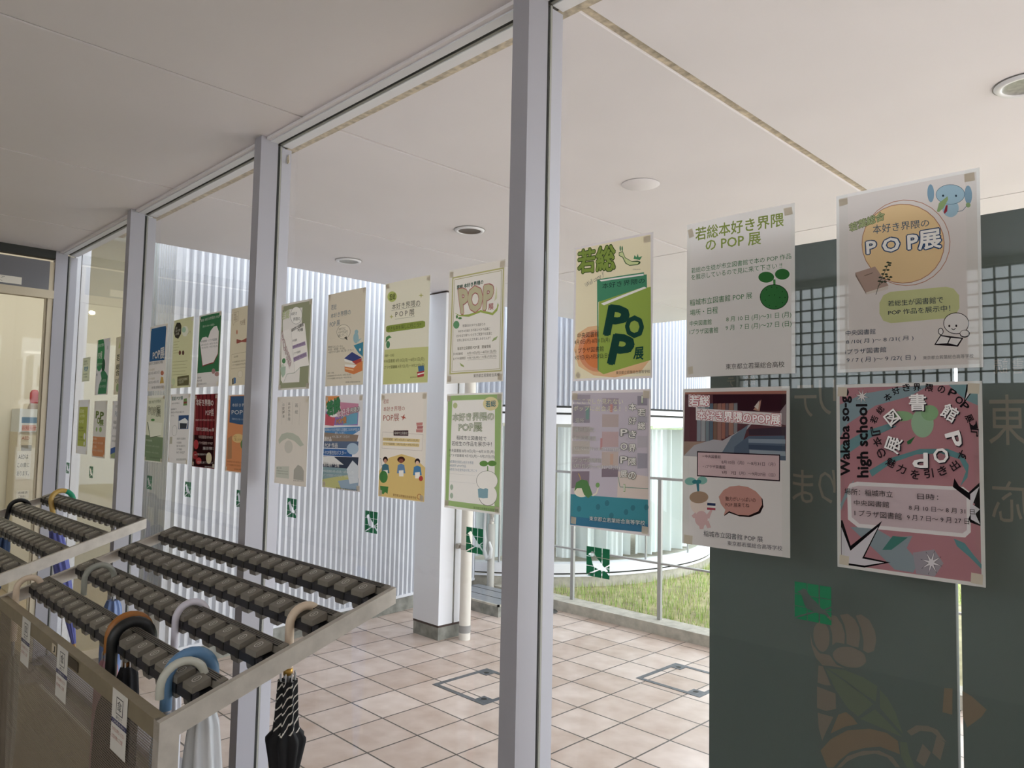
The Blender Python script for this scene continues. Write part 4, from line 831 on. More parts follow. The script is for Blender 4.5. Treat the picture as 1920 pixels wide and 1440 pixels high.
P['B3t']=dict(base='#e4dcc4',tape=[[(2,2.9),(20.3,2.2),(20.8,14),(2.4,14.2)],[(195.7,3.4),(208.6,3.3),(208.4,14.8),(195.5,14.8)]],it=[
('q',[(5.2,194.2),(210.6,197.7),(209.9,294.9),(2.8,295.3)],'#c6c678'),
('e',35.7,41,24.4,2.3,0.6,15.5,'#b8c25a'),
('t',[(21.6,32.7),(53.3,32.1),(54.1,50.7),(22.4,51)],'若総','#4f5a2a',{'b': 0.02}),
('t',[(36.6,63.5),(169.3,63.8),(170.3,83.2),(37.4,80.1)],'本好き界隈の','#4a463c',{}),
('t',[(55.7,86.4),(145.4,87.3),(146.4,107),(56.5,104)],'P O P 展','#4a463c',{}),
('l',[(35.6,82.1),(172,82.9)],0.8,'#4a463c'),
('l',[(54,109.2),(146.5,109.6)],0.8,'#4a463c'),
('q',[(16.3,124.4),(182.3,124.5),(193.1,127.8),(193.8,141.1),(183.3,144.5),(21.8,144.8),(9.5,140.3),(9,127.7)],'#8a9a2c'),
('t',[(16.4,127.6),(175.9,128.2),(176.5,141),(17,140.2)],'好きな本を探しに行こう!!','#4f5a1c',{}),
('q',[(184.5,54),(175.4,54.7),(173.3,60.8),(170.7,54.3),(161.3,51.8),(170.5,51.1),(172.5,45.1),(175.2,51.5)],'#b8b45a'),
('q',[(46.4,100.6),(38.1,101.7),(35.8,106.9),(33,101.3),(24.5,99),(32.8,98),(35.2,92.7),(38,98.3)],'#b8b45a'),
('q',[(9.1,174.1),(10.3,157.7),(26.8,153.2),(39.9,160.4),(25.3,162.9)],'#4f8a4a'),
('e',22.4,180.2,10.1,0.5,0.4,10.9,'#4f8a5a'),
('t',[(5.8,208),(56.6,208.8),(56.9,216.9),(6.1,216.2)],'（場所・日程）','#5f5a34',{}),
('t',[(3.6,223.3),(194,225.3),(194.6,237.7),(4.1,234.9)],'中央図書館 8月10日(月)〜8月31日(月)','#5f5a34',{}),
('t',[(4.4,241.6),(196.5,242.4),(197.1,253.3),(4.8,252.6)],'iプラザ図書館 9月7日(月)〜9月27日(日)','#5f5a34',{}),
('q',[(167.7,249.5),(192.7,248.5),(195.9,263.1),(171,265.2)],'#3f6f9a'),
('q',[(164.3,266.1),(194.3,263.1),(194.2,278.7),(166.7,280.9)],'#b83a40'),
('q',[(167.1,270.4),(194.5,267.7),(194.7,270.9),(167.3,274.6)],'#eee6da'),
('t',[(135,277.8),(164.9,277.2),(165.1,281.9),(135.2,282.6)],'東京都立若葉総合高等学校','#6f6a3c',{})])
P['B3b']=dict(base='#e8dccf',tape=[],it=[
('q',[(-0.7,225),(47.3,183.9),(106.3,171.2),(164.3,179.1),(211.1,204.4),(209.2,295.1),(0.8,294.9)],'#deba62'),
('t',[(11.5,16.6),(38.2,15.5),(38.7,28.5),(12.1,30.2)],'若総','#b8503c',{'b': 0.01}),
('t',[(12.4,38.4),(115.2,36.9),(115.6,50.1),(13,52)],'本好き界隈の','#b8503c',{'b': 0.01}),
('t',[(13.4,61.2),(90.2,58.3),(90.9,79.5),(14.2,80.7)],'POP展','#b8503c',{}),
('q',[(124.3,72.5),(111.5,70.8),(104.6,78.4),(107,69.6),(95.9,64.9),(108.8,66.6),(115.7,59),(113.3,67.8)],'#b8503c'),
('q',[(121.1,68.6),(112.6,70.3),(110.4,76.2),(107.8,70.4),(99.1,68.8),(107.7,67.1),(109.9,61.1),(112.5,67)],'#b8503c'),
('q',[(167.2,83.5),(195,82.1),(193.5,90.3),(169.1,91.8)],'#c98078'),
('q',[(170.7,92.3),(196.7,91.3),(195.2,99.5),(170.8,100)],'#b86a68'),
('q',[(167.6,101.1),(196.8,100.5),(195.4,109.7),(167.8,109.3)],'#c98078'),
('l',[(12,111.3),(197.1,114.7),(194.5,159.3),(11.3,157.5),(12,111.3)],0.6,'#7a5a58'),
('q',[(66,106.4),(133.8,104.9),(134.2,119.9),(66.5,120.6)],'#42262e'),
('t',[(70.4,108.9),(130.5,108.1),(130.8,116.9),(70.7,117.3)],'稲城市立図書館','#efe6da',{}),
('q',[(14.4,127.2),(184.4,127.3),(183.7,136.9),(14.8,136.8)],'#e6ca84'),
('q',[(15,140.5),(183,140),(182.3,149.1),(15.4,150)],'#e6ca84'),
('t',[(17.1,128.2),(179.5,128.4),(179.7,136),(17.4,135.6)],'中央図書館\u30008月10日(月)〜8月31日(月)','#6a4a40',{}),
('t',[(17.7,141.5),(179.7,141.1),(179.9,148.2),(18,148.8)],'iプラザ図書館\u30009月7日(月)〜9月27日(日)','#6a4a40',{}),
('e',30.2,189.8,12.1,-0.5,0.3,8.3,'#3a2622'),
('e',30.3,194,7.8,-0.4,0.3,5.7,'#c98a6a'),
('q',[(12.7,229.5),(15.2,206.1),(30.6,201.2),(46.3,204.6),(52.3,227.5)],'#3f7080'),
('q',[(21,221.4),(43.4,219.2),(44.1,236.6),(23.5,237.7)],'#efe6da'),
('e',105.1,186.6,17.5,-0.7,0.2,8.2,'#4a2420'),
('e',105.2,190.7,11.3,-0.5,0.2,5.6,'#8f4f3a'),
('q',[(87.9,225.6),(90.5,202.6),(105.4,197.8),(120.5,201.2),(126.1,223.6)],'#5f86b0'),
('q',[(96,217.6),(117.6,215.5),(118,232.6),(98.2,233.7)],'#efe6da'),
('e',176.6,188.6,11.2,-0.5,0.1,8,'#33262a'),
('e',176.6,192.6,7.3,-0.3,0.1,5.5,'#e3b89a'),
('q',[(159.6,226.9),(162.3,204.3),(176.8,199.6),(191.2,202.9),(196.4,224.9)],'#3f7fb0'),
('q',[(167.5,219),(188.3,216.9),(188.6,233.7),(169.4,234.8)],'#efe6da'),
('l',[(2.1,188.4),(8.2,188.1),(11.8,208.8)],2,'#4f86a8'),
('e',23.5,239.3,20.7,-1.2,0.8,17.4,'#3f8038'),
('q',[(7.3,265.9),(48.7,265.9),(46,286.3),(33.9,282),(25.6,289.2),(12.5,286)],'#3f8038'),
('e',193.3,233.9,8.7,-0.5,0.2,6.9,'#b83a34'),
('t',[(72.1,283),(176.7,283.9),(176.9,291.2),(72.4,290.5)],'東京都立若葉総合高等学校','#8a4a2c',{}),
('e',188.6,283.1,9.5,-0.7,0.1,7.7,'#b06a30'),
('e',188.6,283.1,7.1,-0.5,0.1,5.8,'#deba62')])
P['B2t']=dict(base='#d6c8b0',tape=[[(1.8,1.6),(18.6,1.5),(19.6,19.5),(2.8,20.1)],[(194.5,1),(208.5,1.2),(208.3,15.7),(194.4,15.5)]],it=[
('t',[(20.4,34.6),(53.6,34.7),(54.5,52.5),(21.4,52.5)],'若総','#4f6a82',{}),
('t',[(19.5,63.6),(135.8,60.4),(136.6,77.8),(20.3,78.7)],'本好き界隈の','#4f6a82',{}),
('t',[(15.1,89.5),(76.8,87.8),(77.8,106.3),(16.1,108.3)],'POP 展','#4f6a82',{}),
('e',99.1,128.1,38.4,2.1,1.1,22.9,'#4a463f'),
('e',99.1,128.1,36.8,2,1.1,22,'#dccfb8'),
('q',[(104,147.5),(124.5,157.2),(117.5,143.7)],'#4a463f'),
('t',[(70,113.7),(122.4,113.4),(125.4,142.7),(71.5,143.6)],'本好きに\nPOP 作品を\n観に行こう','#5a564c',{}),
('t',[(11,167.1),(156.7,170.4),(157.6,192),(10.7,191.6)],'興味ある人もない人も\n中高生・保護者・その他、\n一般の方々も是非一度ご覧ください！','#5a564c',{}),
('e',167.6,152.9,14,0.7,0.7,16.2,'#8fb4bc'),
('e',169.1,134.1,9.4,0.5,0.3,7.2,'#8fb4bc'),
('q',[(173.4,159.9),(196.4,155.2),(179.8,166.1)],'#8fb4bc'),
('q',[(156.9,174.9),(204.6,167.2),(204.9,212.5),(181.2,198.3)],'#2f86a0'),
('q',[(184.6,187.3),(192.3,185.4),(194.1,192.5),(187.3,194.9)],'#d8d4c8'),
('q',[(108.8,212.6),(149.9,194.8),(198.9,214.5),(159.1,225.1)],'#3f4a84'),
('q',[(108.9,213.5),(159.1,225.1),(159.4,230.9),(111.7,221.7)],'#e6e0d6'),
('q',[(151.3,224.8),(199,215.8),(199.5,227.7),(175.2,235.8)],'#b84038'),
('q',[(112.4,236.1),(171.2,233.5),(203.9,224.8),(205.2,254.4),(162.5,264.3),(114.8,253.3)],'#d8782f'),
('q',[(113.7,231.7),(175.2,235.8),(161.6,244.3),(114.1,238.4)],'#e6e0d6'),
('q',[(116.6,242.1),(160.2,249.2),(160.4,253.2),(116.8,246.2)],'#e8b070'),
('t',[(11.6,252.4),(52.8,252.5),(53.1,258),(11.9,257.9)],'(場所・日程)','#5a564c',{}),
('t',[(12.1,261.6),(149.1,261.3),(149.3,267.5),(12.4,267.1)],'中央図書館 8月10日(月)〜8月31日(月)','#5a564c',{}),
('t',[(12.6,270.3),(151.8,269.8),(152.1,276),(12.9,276.2)],'iプラザ図書館 9月7日(月)〜9月27日(日)','#5a564c',{}),
('t',[(121.1,284.7),(196.5,284.9),(196.8,290.2),(121.3,290.1)],'東京都立若葉総合高等学校','#6a665c',{})])
P['B2b']=dict(base='#dcd6d8',tape=[],it=[
('q',[(3.5,2.4),(86,3.2),(53.2,26.6),(5.7,40)],'#e08a3a'),
('q',[(5.7,40),(55.6,68.3),(127.6,63.9),(189,55.2),(187.4,95.3),(3,96.5)],'#8f6fb0'),
('q',[(77.4,22.3),(187.5,28.4),(189,55.2),(96.1,68.4)],'#c87f9a'),
('q',[(5.1,58.8),(64,72.9),(57.3,98.4),(3.8,96.4)],'#c85060'),
('q',[(96.1,68.4),(185.2,55.1),(184.9,90.8),(113.6,95.7)],'#5f9fb8'),
('e',50,42.8,42.3,0.4,1.6,27.8,'#e6e2de'),
('t',[(9.8,23.7),(86.2,6.4),(92.2,55.5),(17.2,65.9)],'若総','#3f9a60',{'b': 0.05, 'o': '#2a6a44', 'ow': 0.08}),
('t',[(71,52.2),(141.8,37.7),(143.3,63),(73.8,73.9)],'本好き','#f0d8e0',{'b': 0.04, 'o': '#c8507a', 'ow': 0.08}),
('t',[(145.3,43.6),(193.9,35.6),(194.9,53),(146.2,59.4)],'界隈の','#f0ece8',{'b': 0.02, 'o': '#4a4a52', 'ow': 0.08}),
('t',[(72.4,76.6),(127.9,68.4),(129,88.8),(73.3,93.7)],'POP展','#e8a040',{'b': 0.03, 'o': '#6a4a8a', 'ow': 0.06}),
('q',[(2.6,104.9),(199,98.8),(198.1,110.8),(162.2,124.6),(3.5,120)],'#3f7fb4'),
('q',[(1.8,120),(192.8,124.2),(186.3,144.4),(1.7,148.3)],'#8f7a6a'),
('t',[(7.8,106.8),(195.4,101.9),(196,113.9),(8.3,115.2)],'若葉総合の生徒が稲城市立図書館に本のPOP作品を','#eef2f4',{}),
('t',[(66.5,116.8),(122.6,115.2),(123.1,123.9),(66.9,124.7)],'展示しています。','#eef2f4',{}),
('t',[(50.8,128.7),(146.8,126.2),(147.3,135.3),(51.2,137)],'ぜひご覧にきてください！','#eef2f4',{}),
('q',[(0,148.3),(193.9,144.2),(192.1,166.5),(-0.5,169.5)],'#5a6a86'),
('t',[(5.1,134.1),(46.9,133.4),(47.7,147.3),(5.9,148.2)],'展示品','#f0ece8',{'b': 0.02}),
('t',[(8.8,153.8),(84.7,152),(85.6,166.7),(9.6,168.8)],'POP 作品','#f0ece8',{'b': 0.02}),
('q',[(-1.2,171.9),(164.7,169.5),(162.9,192.1),(-1.6,194.6)],'#2f62a0'),
('t',[(3.4,177.4),(133.9,175),(134.7,188.5),(4.2,191.6)],'・POP展告知ポスター','#eef2f4',{}),
('q',[(-2.3,197.9),(196.6,192.2),(194.1,228.9),(-1.2,230.9)],'#3a4254'),
('q',[(-2.2,199.3),(62.8,195.6),(120.5,218.6),(-0.9,221.5)],'#d8d4d0'),
('t',[(5.5,214.1),(96.4,215.1),(97.1,227.9),(6.3,229.2)],'展示場所・日程','#f0ece8',{'b': 0.02}),
('q',[(-1.2,230.9),(194.1,228.9),(193.3,269.1),(0.2,271)],'#7f9aa0'),
('t',[(5.2,240.1),(176.1,235.1),(176.6,244.1),(5.8,249.5)],'中央図書館 8月10日(月)〜8月31日(月)','#eef2f4',{}),
('t',[(6,252.8),(176.8,247.6),(177.3,256.6),(6.5,262.2)],'iプラザ図書館 9月7日(月)〜9月27日(日)','#eef2f4',{}),
('q',[(-0.6,271),(138.1,249.6),(193.3,269.1),(202.3,293.5),(1.6,294.5)],'#b8b46a'),
('q',[(91.4,270.5),(200.1,255.3),(200,293.7),(108.8,292.4)],'#8fa4b8'),
('e',164.6,167.3,30.6,-0.9,1,17.9,'#9fb4c8'),
('q',[(137.1,231.5),(166.6,203.2),(198.1,219.8),(197.8,268.8),(155.2,275.9)],'#c8ccd2'),
('t',[(84.5,290.3),(198.2,288.9),(198.6,295.5),(84.9,297.6)],'東京都立若葉総合高等学校','#2a2a2e',{})])
P['B1t']=dict(base='#d8d0c8',tape=[],it=[
('q',[(10.4,7.1),(203.2,6.8),(202.9,290.9),(8,291.5)],'#959674'),
('q',[(13.6,30.2),(60.5,21.7),(151.6,24.1),(149,273.3),(32.7,273)],'#e2dad2'),
('q',[(9.7,108.5),(29.9,92.5),(64.5,89.8),(82.8,100.6),(117.7,240.1),(63.4,243.4),(36.9,275.7),(18.8,262.5)],'#e8e0d8'),
('q',[(82.6,98.2),(155.1,76.4),(169.4,79.8),(203.7,220.9),(150.6,223.9),(117.8,242.6)],'#ece4dc'),
('l',[(82.6,98.2),(117.7,241.1)],0.8,'#4a4a44'),
('l',[(36.9,275.7),(63.4,243.4),(117.7,241.1),(150.6,223.9),(203.7,220.9)],1.6,'#5f7a5a'),
('t',[(6.4,26.3),(65.4,22.1),(67.1,51.1),(10.9,54.4)],'若総','#c6cf94',{'b': 0.03}),
('e',112.4,47.2,40,2.9,1.8,29.8,'#6a6a60'),
('e',112.4,47.2,38.1,2.8,1.8,28.9,'#ece6de'),
('t',[(76.8,33.5),(117.3,34.7),(118,46.2),(77.5,45.1)],'本好き','#3a3834',{}),
('t',[(93.5,54),(139.5,54.4),(140.3,66.8),(94.3,66.5)],'界隈の','#3a3834',{}),
('t',[(84.1,91),(161.6,74.5),(162.5,87.4),(84.8,101.7)],'稲城市立図書館','#3a3834',{'b': 0.02}),
('t',[(127.8,93.8),(159.1,92.9),(159.8,104.4),(128.5,104.4)],'POP展','#3a3834',{'b': 0.02}),
('t',[(94.2,128.1),(125.1,126.4),(125.6,134.7),(94.7,136.5)],'中央図書館','#4a463f',{}),
('q',[(95.5,149.2),(175.4,138.9),(179.1,152.1),(98.1,160.2)],'#a890b0'),
('t',[(103.3,149.6),(173.6,141.2),(174.2,149.4),(103.8,157.5)],'8月10日(月)〜8月31日(月)','#4a3a52',{}),
('t',[(103.7,172.7),(149.8,167.5),(150.3,174.9),(104.2,180.1)],'iプラザ図書館','#4a463f',{}),
('q',[(103.8,190),(185.4,175),(189.2,189.7),(107.7,205)],'#a890b0'),
('t',[(109.8,191.2),(183.7,177.9),(184.4,187.6),(110.4,201.1)],'9月7日(月)〜9月27日(日)','#4a3a52',{}),
('t',[(16.9,91.7),(92.9,204.4),(80.2,223.9),(6.6,125.7)],'POP展','#ece4dc',{'b': 0.02, 'o': '#b87080', 'ow': 0.06}),
('e',35.7,197.1,14.1,0.6,0.5,9.1,'#4f8a54'),
('e',29.9,222.1,14.2,0.5,0.9,15.2,'#c8d0bc'),
('q',[(9.4,218.9),(51.8,216.8),(51.3,243),(31.7,255.1),(17.8,242)],'#a8bca4')])
P['B1b']=dict(base='#d8ccbe',tape=[[(3.1,1.5),(16.9,1.6),(17.9,16.6),(3.1,16.5)],[(191,6.4),(205.2,6.5),(205.1,19.7),(191,19.6)]],it=[
('t',[(126.2,23.7),(144.5,23.8),(145.3,36.2),(127,36.2)],'若','#5f584f',{}),
('t',[(127.6,45.9),(146,45.8),(146.8,58.2),(128.4,58.4)],'総','#5f584f',{}),
('t',[(79,18.8),(95.1,18.8),(95.8,29.5),(79.7,29.5)],'本','#6f685f',{}),
('t',[(79.9,32.4),(96,32.4),(96.7,43.1),(80.6,43.2)],'好','#6f685f',{}),
('t',[(80.8,45.1),(96.8,45),(97.5,55.7),(81.5,55.8)],'き','#6f685f',{}),
('t',[(81.6,57.8),(97.7,57.7),(98.4,68.3),(82.3,68.5)],'界','#6f685f',{}),
('t',[(82.5,71.4),(98.6,71.2),(99.3,81.9),(83.2,82.2)],'隈','#6f685f',{}),
('t',[(40.9,23.1),(55.4,23.1),(56,32.9),(41.5,32.9)],'の','#6f685f',{}),
('t',[(41.7,34.9),(56.2,34.9),(56.8,44.7),(42.3,44.8)],'P','#6f685f',{}),
('t',[(42.2,42.8),(56.7,42.8),(57.4,52.6),(42.9,52.7)],'O','#6f685f',{}),
('t',[(42.7,49.7),(57.2,49.6),(57.8,59.5),(43.3,59.6)],'P','#6f685f',{}),
('t',[(43.5,62.5),(58,62.4),(58.7,72.2),(44.2,72.4)],'展','#6f685f',{}),
('l',[(156.1,19.5),(155.6,95.8)],0.7,'#7f786f'),
('l',[(109.9,16.9),(111.3,94.3)],0.7,'#7f786f'),
('l',[(69.4,16.8),(69.6,92.7)],0.7,'#7f786f'),
('l',[(37.5,16.6),(37,95.8)],0.7,'#7f786f'),
('q',[(19.9,148.3),(43,127.8),(81.1,121.8),(118.8,123.1),(156.3,134),(189.6,161.3),(167.5,167),(129.8,149.3),(82.4,141.3),(44.7,152.4),(25.8,163.1)],'#b4b6a2'),
('e',93.8,170.1,28,-1.2,1.4,21.9,'#c4bcae'),
('q',[(13.1,240),(102.8,235.4),(104.6,276.6),(11.7,277.6)],'#bdbcab'),
('t',[(13.4,243.4),(50.6,241.1),(50.9,246),(13.7,248.4)],'場所・日程','#7a766c',{}),
('t',[(14,252.4),(97.3,250.8),(97.6,255.7),(14.3,257.4)],'中央図書館8月10日(月)〜8月31日(月)','#7a766c',{}),
('t',[(14.5,260.9),(97.8,259.6),(98.2,264.4),(14.9,265.8)],'iプラザ図書館9月7日(月)〜9月27日(日)','#7a766c',{}),
('q',[(134.3,245.5),(157.9,227.2),(180.9,232.9),(195.1,246.2),(194.5,277),(133.6,276.9)],'#a8a296'),
('t',[(133.7,278.3),(197.2,276.8),(197.5,281.5),(134,283.1)],'東京都立若葉総合高等学校','#6f6a62',{})])
P['C1t']=dict(base='#d8d0c8',tape=[],it=[
('q',[(12.4,10.2),(195.9,10.5),(192.5,162.1),(7.1,161.3)],'#2a5c88'),
('t',[(47.7,118.2),(184.9,104.1),(187,155.2),(52.7,153.6)],'POP展','#e8e4e0',{'b': 0.03}),
('t',[(-0.3,164),(172.7,162.8),(174.5,177),(1.6,177.7)],'稲城市立図書館POP展','#4a4642',{'b': 0.01}),
('t',[(11.9,195.5),(81.5,194.5),(82.8,204.2),(13.3,205.2)],'中央図書館','#b8a880',{}),
('t',[(3.2,210.7),(141.8,208),(143.6,221),(4.9,222.6)],'8月10日-8月31日','#5a5650',{}),
('t',[(10,236.8),(90.1,234.8),(91.5,244.9),(11.4,246.5)],'iプラザ図書館','#b8a880',{}),
('t',[(9.2,253.2),(138.3,250.1),(139.9,262.5),(10.8,264)],'9月7日-9月27日','#5a5650',{}),
('t',[(55.8,276.4),(199.5,274.6),(201.1,286.9),(57.3,287.1)],'東京都立若葉総合高校','#4a4642',{}),
('e',173.9,219.3,18.4,0.3,1.4,10.1,'#b86a4a'),
('q',[(152.5,265.5),(163.8,234.8),(187.1,238),(198.2,264.5)],'#c8a040')])
P['C2t']=dict(base='#ccc994',tape=[],it=[
('q',[(12.5,30.9),(33.9,11.6),(72.2,14.6),(86.9,29),(87.4,64.5),(58.2,84),(23.4,75.4),(4.9,52.6)],'#3f3a30'),
('t',[(19.2,29.6),(76.1,28.5),(79.6,66.8),(22.7,68.2)],'若総\n本好き界隈\nのPOP展','#cfcab0',{}),
('e',129.5,56.5,33.2,1.5,2,22.9,'#d8d6c0'),
('e',115.5,49.4,21.4,0.9,1.1,12,'#9fc0a0'),
('l',[(150.8,72.6),(182.7,60.5),(190.4,74.3)],1.5,'#6a6a60'),
('l',[(4.6,95),(72.8,96.6)],1.8,'#8a865c'),
('l',[(5.8,107.2),(56.3,107.9)],1.8,'#8a865c'),
('l',[(6.9,119.3),(72.3,120.5)],1.8,'#8a865c'),
('l',[(8,131.4),(55.8,132)],1.8,'#8a865c'),
('l',[(9.1,143.6),(71.8,144.5)],1.8,'#8a865c'),
('e',84.1,146,12.1,0.4,0.9,9.8,'#6a3a30'),
('e',119.1,148.2,12,0.4,0.9,9.8,'#5a3a34'),
('l',[(3.1,181.8),(167.4,185.3)],1.8,'#8f8b60'),
('l',[(4.4,196.1),(151.5,198.9)],1.8,'#8f8b60'),
('l',[(5.7,210.4),(167.3,213.2)],1.8,'#8f8b60'),
('l',[(7,224.7),(151.3,226.9)],1.8,'#8f8b60'),
('l',[(8.4,239),(167.1,241.2)],1.8,'#8f8b60'),
('q',[(69.2,249),(188.5,245.9),(192.3,288.8),(72.8,288.7)],'#6a6440'),
('t',[(78,257.3),(176.3,255.3),(178.3,278.9),(80.1,280.7)],'稲城市立図書館\nで展示中！','#d8d4b0',{}),
('e',27.6,270,19.1,0.3,1.6,16.4,'#b8c090')])
P['C3t']=dict(base='#d6cec8',tape=[],it=[
('q',[(8.2,5.9),(208.1,5.6),(208.6,238.5),(5.1,238)],'#2f7044'),
('t',[(16.9,17.3),(196.1,14.1),(197.1,26.7),(18.1,28.1)],'若総 本好き界隈の POP','#e0e0d4',{'b': 0.01}),
('t',[(40.8,44.4),(155.7,44.9),(156.5,54.2),(41.8,54)],'読みたい本への冒険へ','#c8d8c0',{}),
('q',[(19.1,115.4),(43.8,95.6),(79.9,94.7),(98.4,100.8),(119.5,73.4),(147.6,59.4),(173.1,58.3),(193.6,82.5),(195.1,170.5),(160.5,204.1),(108.9,207.7),(56.5,214)],'#8a2a30'),
('q',[(18.8,112.7),(43.6,94),(79.7,93.2),(98.3,99.8),(119.3,71.9),(147.5,57.9),(173,56.7),(192.3,80.9),(191.5,167.9),(157.8,200.1),(108.5,203.7),(58.3,209)],'#dcd3cf'),
('t',[(26.6,105.2),(180.6,105.7),(181.5,115.9),(27.6,114.2)],'中央図書館・iプラザ図書館','#4a4a48',{}),
('t',[(34.4,121.2),(187.6,121.2),(188.4,130.3),(35.4,130.1)],'8月10日(月)〜8月31日(月)','#6a6a66',{}),
('t',[(38.2,133.3),(188.6,133.3),(189.4,142.4),(39.1,141.6)],'9月7日(月)〜9月27日(日)','#6a6a66',{}),
('e',161.1,236.1,15.9,0.3,0.9,10.7,'#a87a74'),
('e',192.6,248.8,20.2,0.4,0.8,8.7,'#a87a74'),
('t',[(10.5,253.2),(48.8,252.8),(49.6,260.3),(11.4,260.8)],'若総','#4a4a48',{}),
('t',[(8.4,265.7),(56.1,265.4),(57,273.8),(9.4,274.2)],'POP 展','#4a4a48',{}),
('t',[(10,279.7),(104.3,279.2),(105.1,286.5),(10.9,287.2)],'東京都立若葉総合高等学校','#6a6a66',{})])
P['C4t']=dict(base='#d3c4a4',tape=[],it=[
('l',[(11.1,16.9),(65.2,14.9),(68.3,50.1),(33.4,53.3),(22.6,65),(14.3,52.4),(11.1,16.9)],1.2,'#8a6a54'),
('t',[(22.2,20.9),(57.5,20.3),(60,48.7),(24.7,49)],'若総\n本好き\n界隈の','#8a6a54',{}),
('t',[(83.5,50.9),(123.7,49),(125.7,72.2),(85.5,73.2)],'POP展','#7a5a4a',{}),
('e',58.1,93.4,5.9,0.2,0.8,8.8,'#b86a4a'),
('q',[(58.2,120.1),(101.9,128.9),(147,121),(152,139.3),(102.4,134.7),(59.8,138)],'#9a5040'),
('l',[(54.9,122.4),(59.7,137.1)],2,'#9a5040'),
('l',[(18.6,177.1),(157.2,173.7),(156.3,230.5),(17.8,232.8),(18.6,177.1)],1,'#7a6a54'),
('t',[(40.5,183.9),(77.8,183.5),(78.5,190.7),(41.1,191.2)],'日程','#6a5a4a',{}),
('t',[(27,204),(204.3,200.9),(204.8,207.9),(27.7,211.7)],'中央図書館8月10日(月)〜8月31日(月)','#6a5a4a',{}),
('t',[(28,215.6),(205.3,213.6),(205.9,221.1),(28.7,223.4)],'iプラザ図書館9月7日(月)〜9月27日(日)','#6a5a4a',{}),
('q',[(33.2,271.7),(44.5,267),(47.8,291.1),(36.3,293.4)],'#33302c'),
('q',[(47.9,266.1),(64.5,268.2),(66.3,288.8),(50.2,291.1)],'#3f6a9a'),
('e',101.5,255.8,20.7,0.3,1.3,14.3,'#b8aa8a'),
('e',101.5,255.8,18.4,0.2,1.2,13.3,'#d8cab0')])
P['C1b']=dict(base='#d8d4c4',tape=[],it=[
('q',[(7.3,11.4),(201.6,10.8),(208.3,186.5),(5.9,179.3)],'#cdcbab'),
('q',[(-0.3,177.7),(211,186.4),(209.4,292),(5.5,292.2)],'#73855f'),
('t',[(23.5,24),(170.6,18.7),(172.4,34.1),(25,37)],'若総 本好き界隈の','#4f5a3f',{}),
('t',[(26.1,46.7),(170,49.6),(172.6,95.9),(30.9,88)],'POP展','#dcdabc',{'b': 0.01, 'o': '#4f5a3f', 'ow': 0.04}),
('q',[(16.8,119.3),(190.4,128.9),(182.4,179.8),(62,191.2)],'#4f5a3f'),
('q',[(25.3,116.4),(192.6,123.4),(184.9,177.6),(65.9,187.8)],'#d8d6bc'),
('e',88.9,110.3,23,-0.2,0.7,5.6,'#4f8a3f'),
('l',[(64.6,87.9),(63.5,116.1)],1.5,'#4f8a3f'),
('t',[(10.8,196.3),(91.9,198.5),(93,207.5),(11.9,206)],'中央図書館','#c8d0b8',{}),
('t',[(13.8,222),(173.5,224.4),(174.4,232.2),(14.7,230)],'8月10日(月)〜8月31日(月)','#a8b498',{}),
('t',[(17.1,250.5),(169.7,252.4),(170.6,260.1),(18.1,259.6)],'9月7日(月)〜9月27日(日)','#a8b498',{}),
('t',[(71.6,274.3),(193.3,273.8),(194.2,281.5),(72.4,281.6)],'東京都立若葉総合高等学校','#3f4a34',{})])
P['C2b']=dict(base='#d9d2cc',tape=[],it=[
('t',[(13.9,10.7),(136.4,9),(137.7,25.9),(14.7,28.2)],'若総 POP展','#4f7a6a',{'b': 0.02}),
('t',[(15.1,37.4),(103.8,36),(104.3,43.6),(15.4,44.7)],'本好き界隈の','#6a6662',{}),
('q',[(145,21.9),(174.9,19.4),(181.3,49.1),(143.5,51)],'#6f8a4a'),
('q',[(146,34.3),(178.6,32.7),(179.3,40.7),(146.7,42.9)],'#8a4a3a'),
('t',[(10.7,62.5),(75.2,60.8),(75.7,69.1),(11,70.4)],'図書館で','#4a4644',{}),
('t',[(11.2,75.7),(154.2,73.2),(154.9,81.4),(11.6,83.7)],'若総生の作品を展示中','#4a4644',{}),
('t',[(11.8,90),(54.1,89.3),(54.5,96.7),(12.2,97.5)],'です。','#4a4644',{}),
('q',[(101.1,92.7),(201.4,90.8),(201.7,148.9),(103.6,151.1)],'#33507a'),
('q',[(105.3,117.3),(166.9,102.8),(196.1,115.1),(190,146.7),(108.8,149.3)],'#d8d8d6'),
('q',[(116.5,125),(188.1,125.7),(183.5,146.9),(120.8,148.9)],'#3f4248'),
('e',61.9,158,29.9,-1.1,1.2,23.1,'#8a8480'),
('e',61.9,158,27.2,-1,1.2,22,'#d9d2cc'),
('q',[(13,185.9),(41.1,184.8),(42.6,215.7),(11.4,217.2)],'#b0a890'),
('t',[(93.8,188.1),(180.4,185.6),(181.1,194.2),(94.3,197)],'稲城市立図書館','#6a6662',{}),
('t',[(94.8,204.8),(142.1,203.7),(142.8,212.5),(95.4,213.7)],'中央図書館','#6a6662',{}),
('t',[(95.7,218.8),(179,215.7),(179.7,224.5),(96.2,227.8)],'8/10-8/31','#6a6662',{}),
('t',[(96.5,232.8),(150.9,231),(151.6,240),(97.1,241.9)],'iプラザ図書館','#6a6662',{}),
('t',[(97.4,247),(178.7,243.5),(179.4,252.4),(98,256.1)],'9/7-9/27','#6a6662',{}),
('t',[(99.3,276.8),(197.1,271.7),(197.9,280.7),(99.9,286.1)],'東京都立若葉総合高等学校','#6a6662',{})])
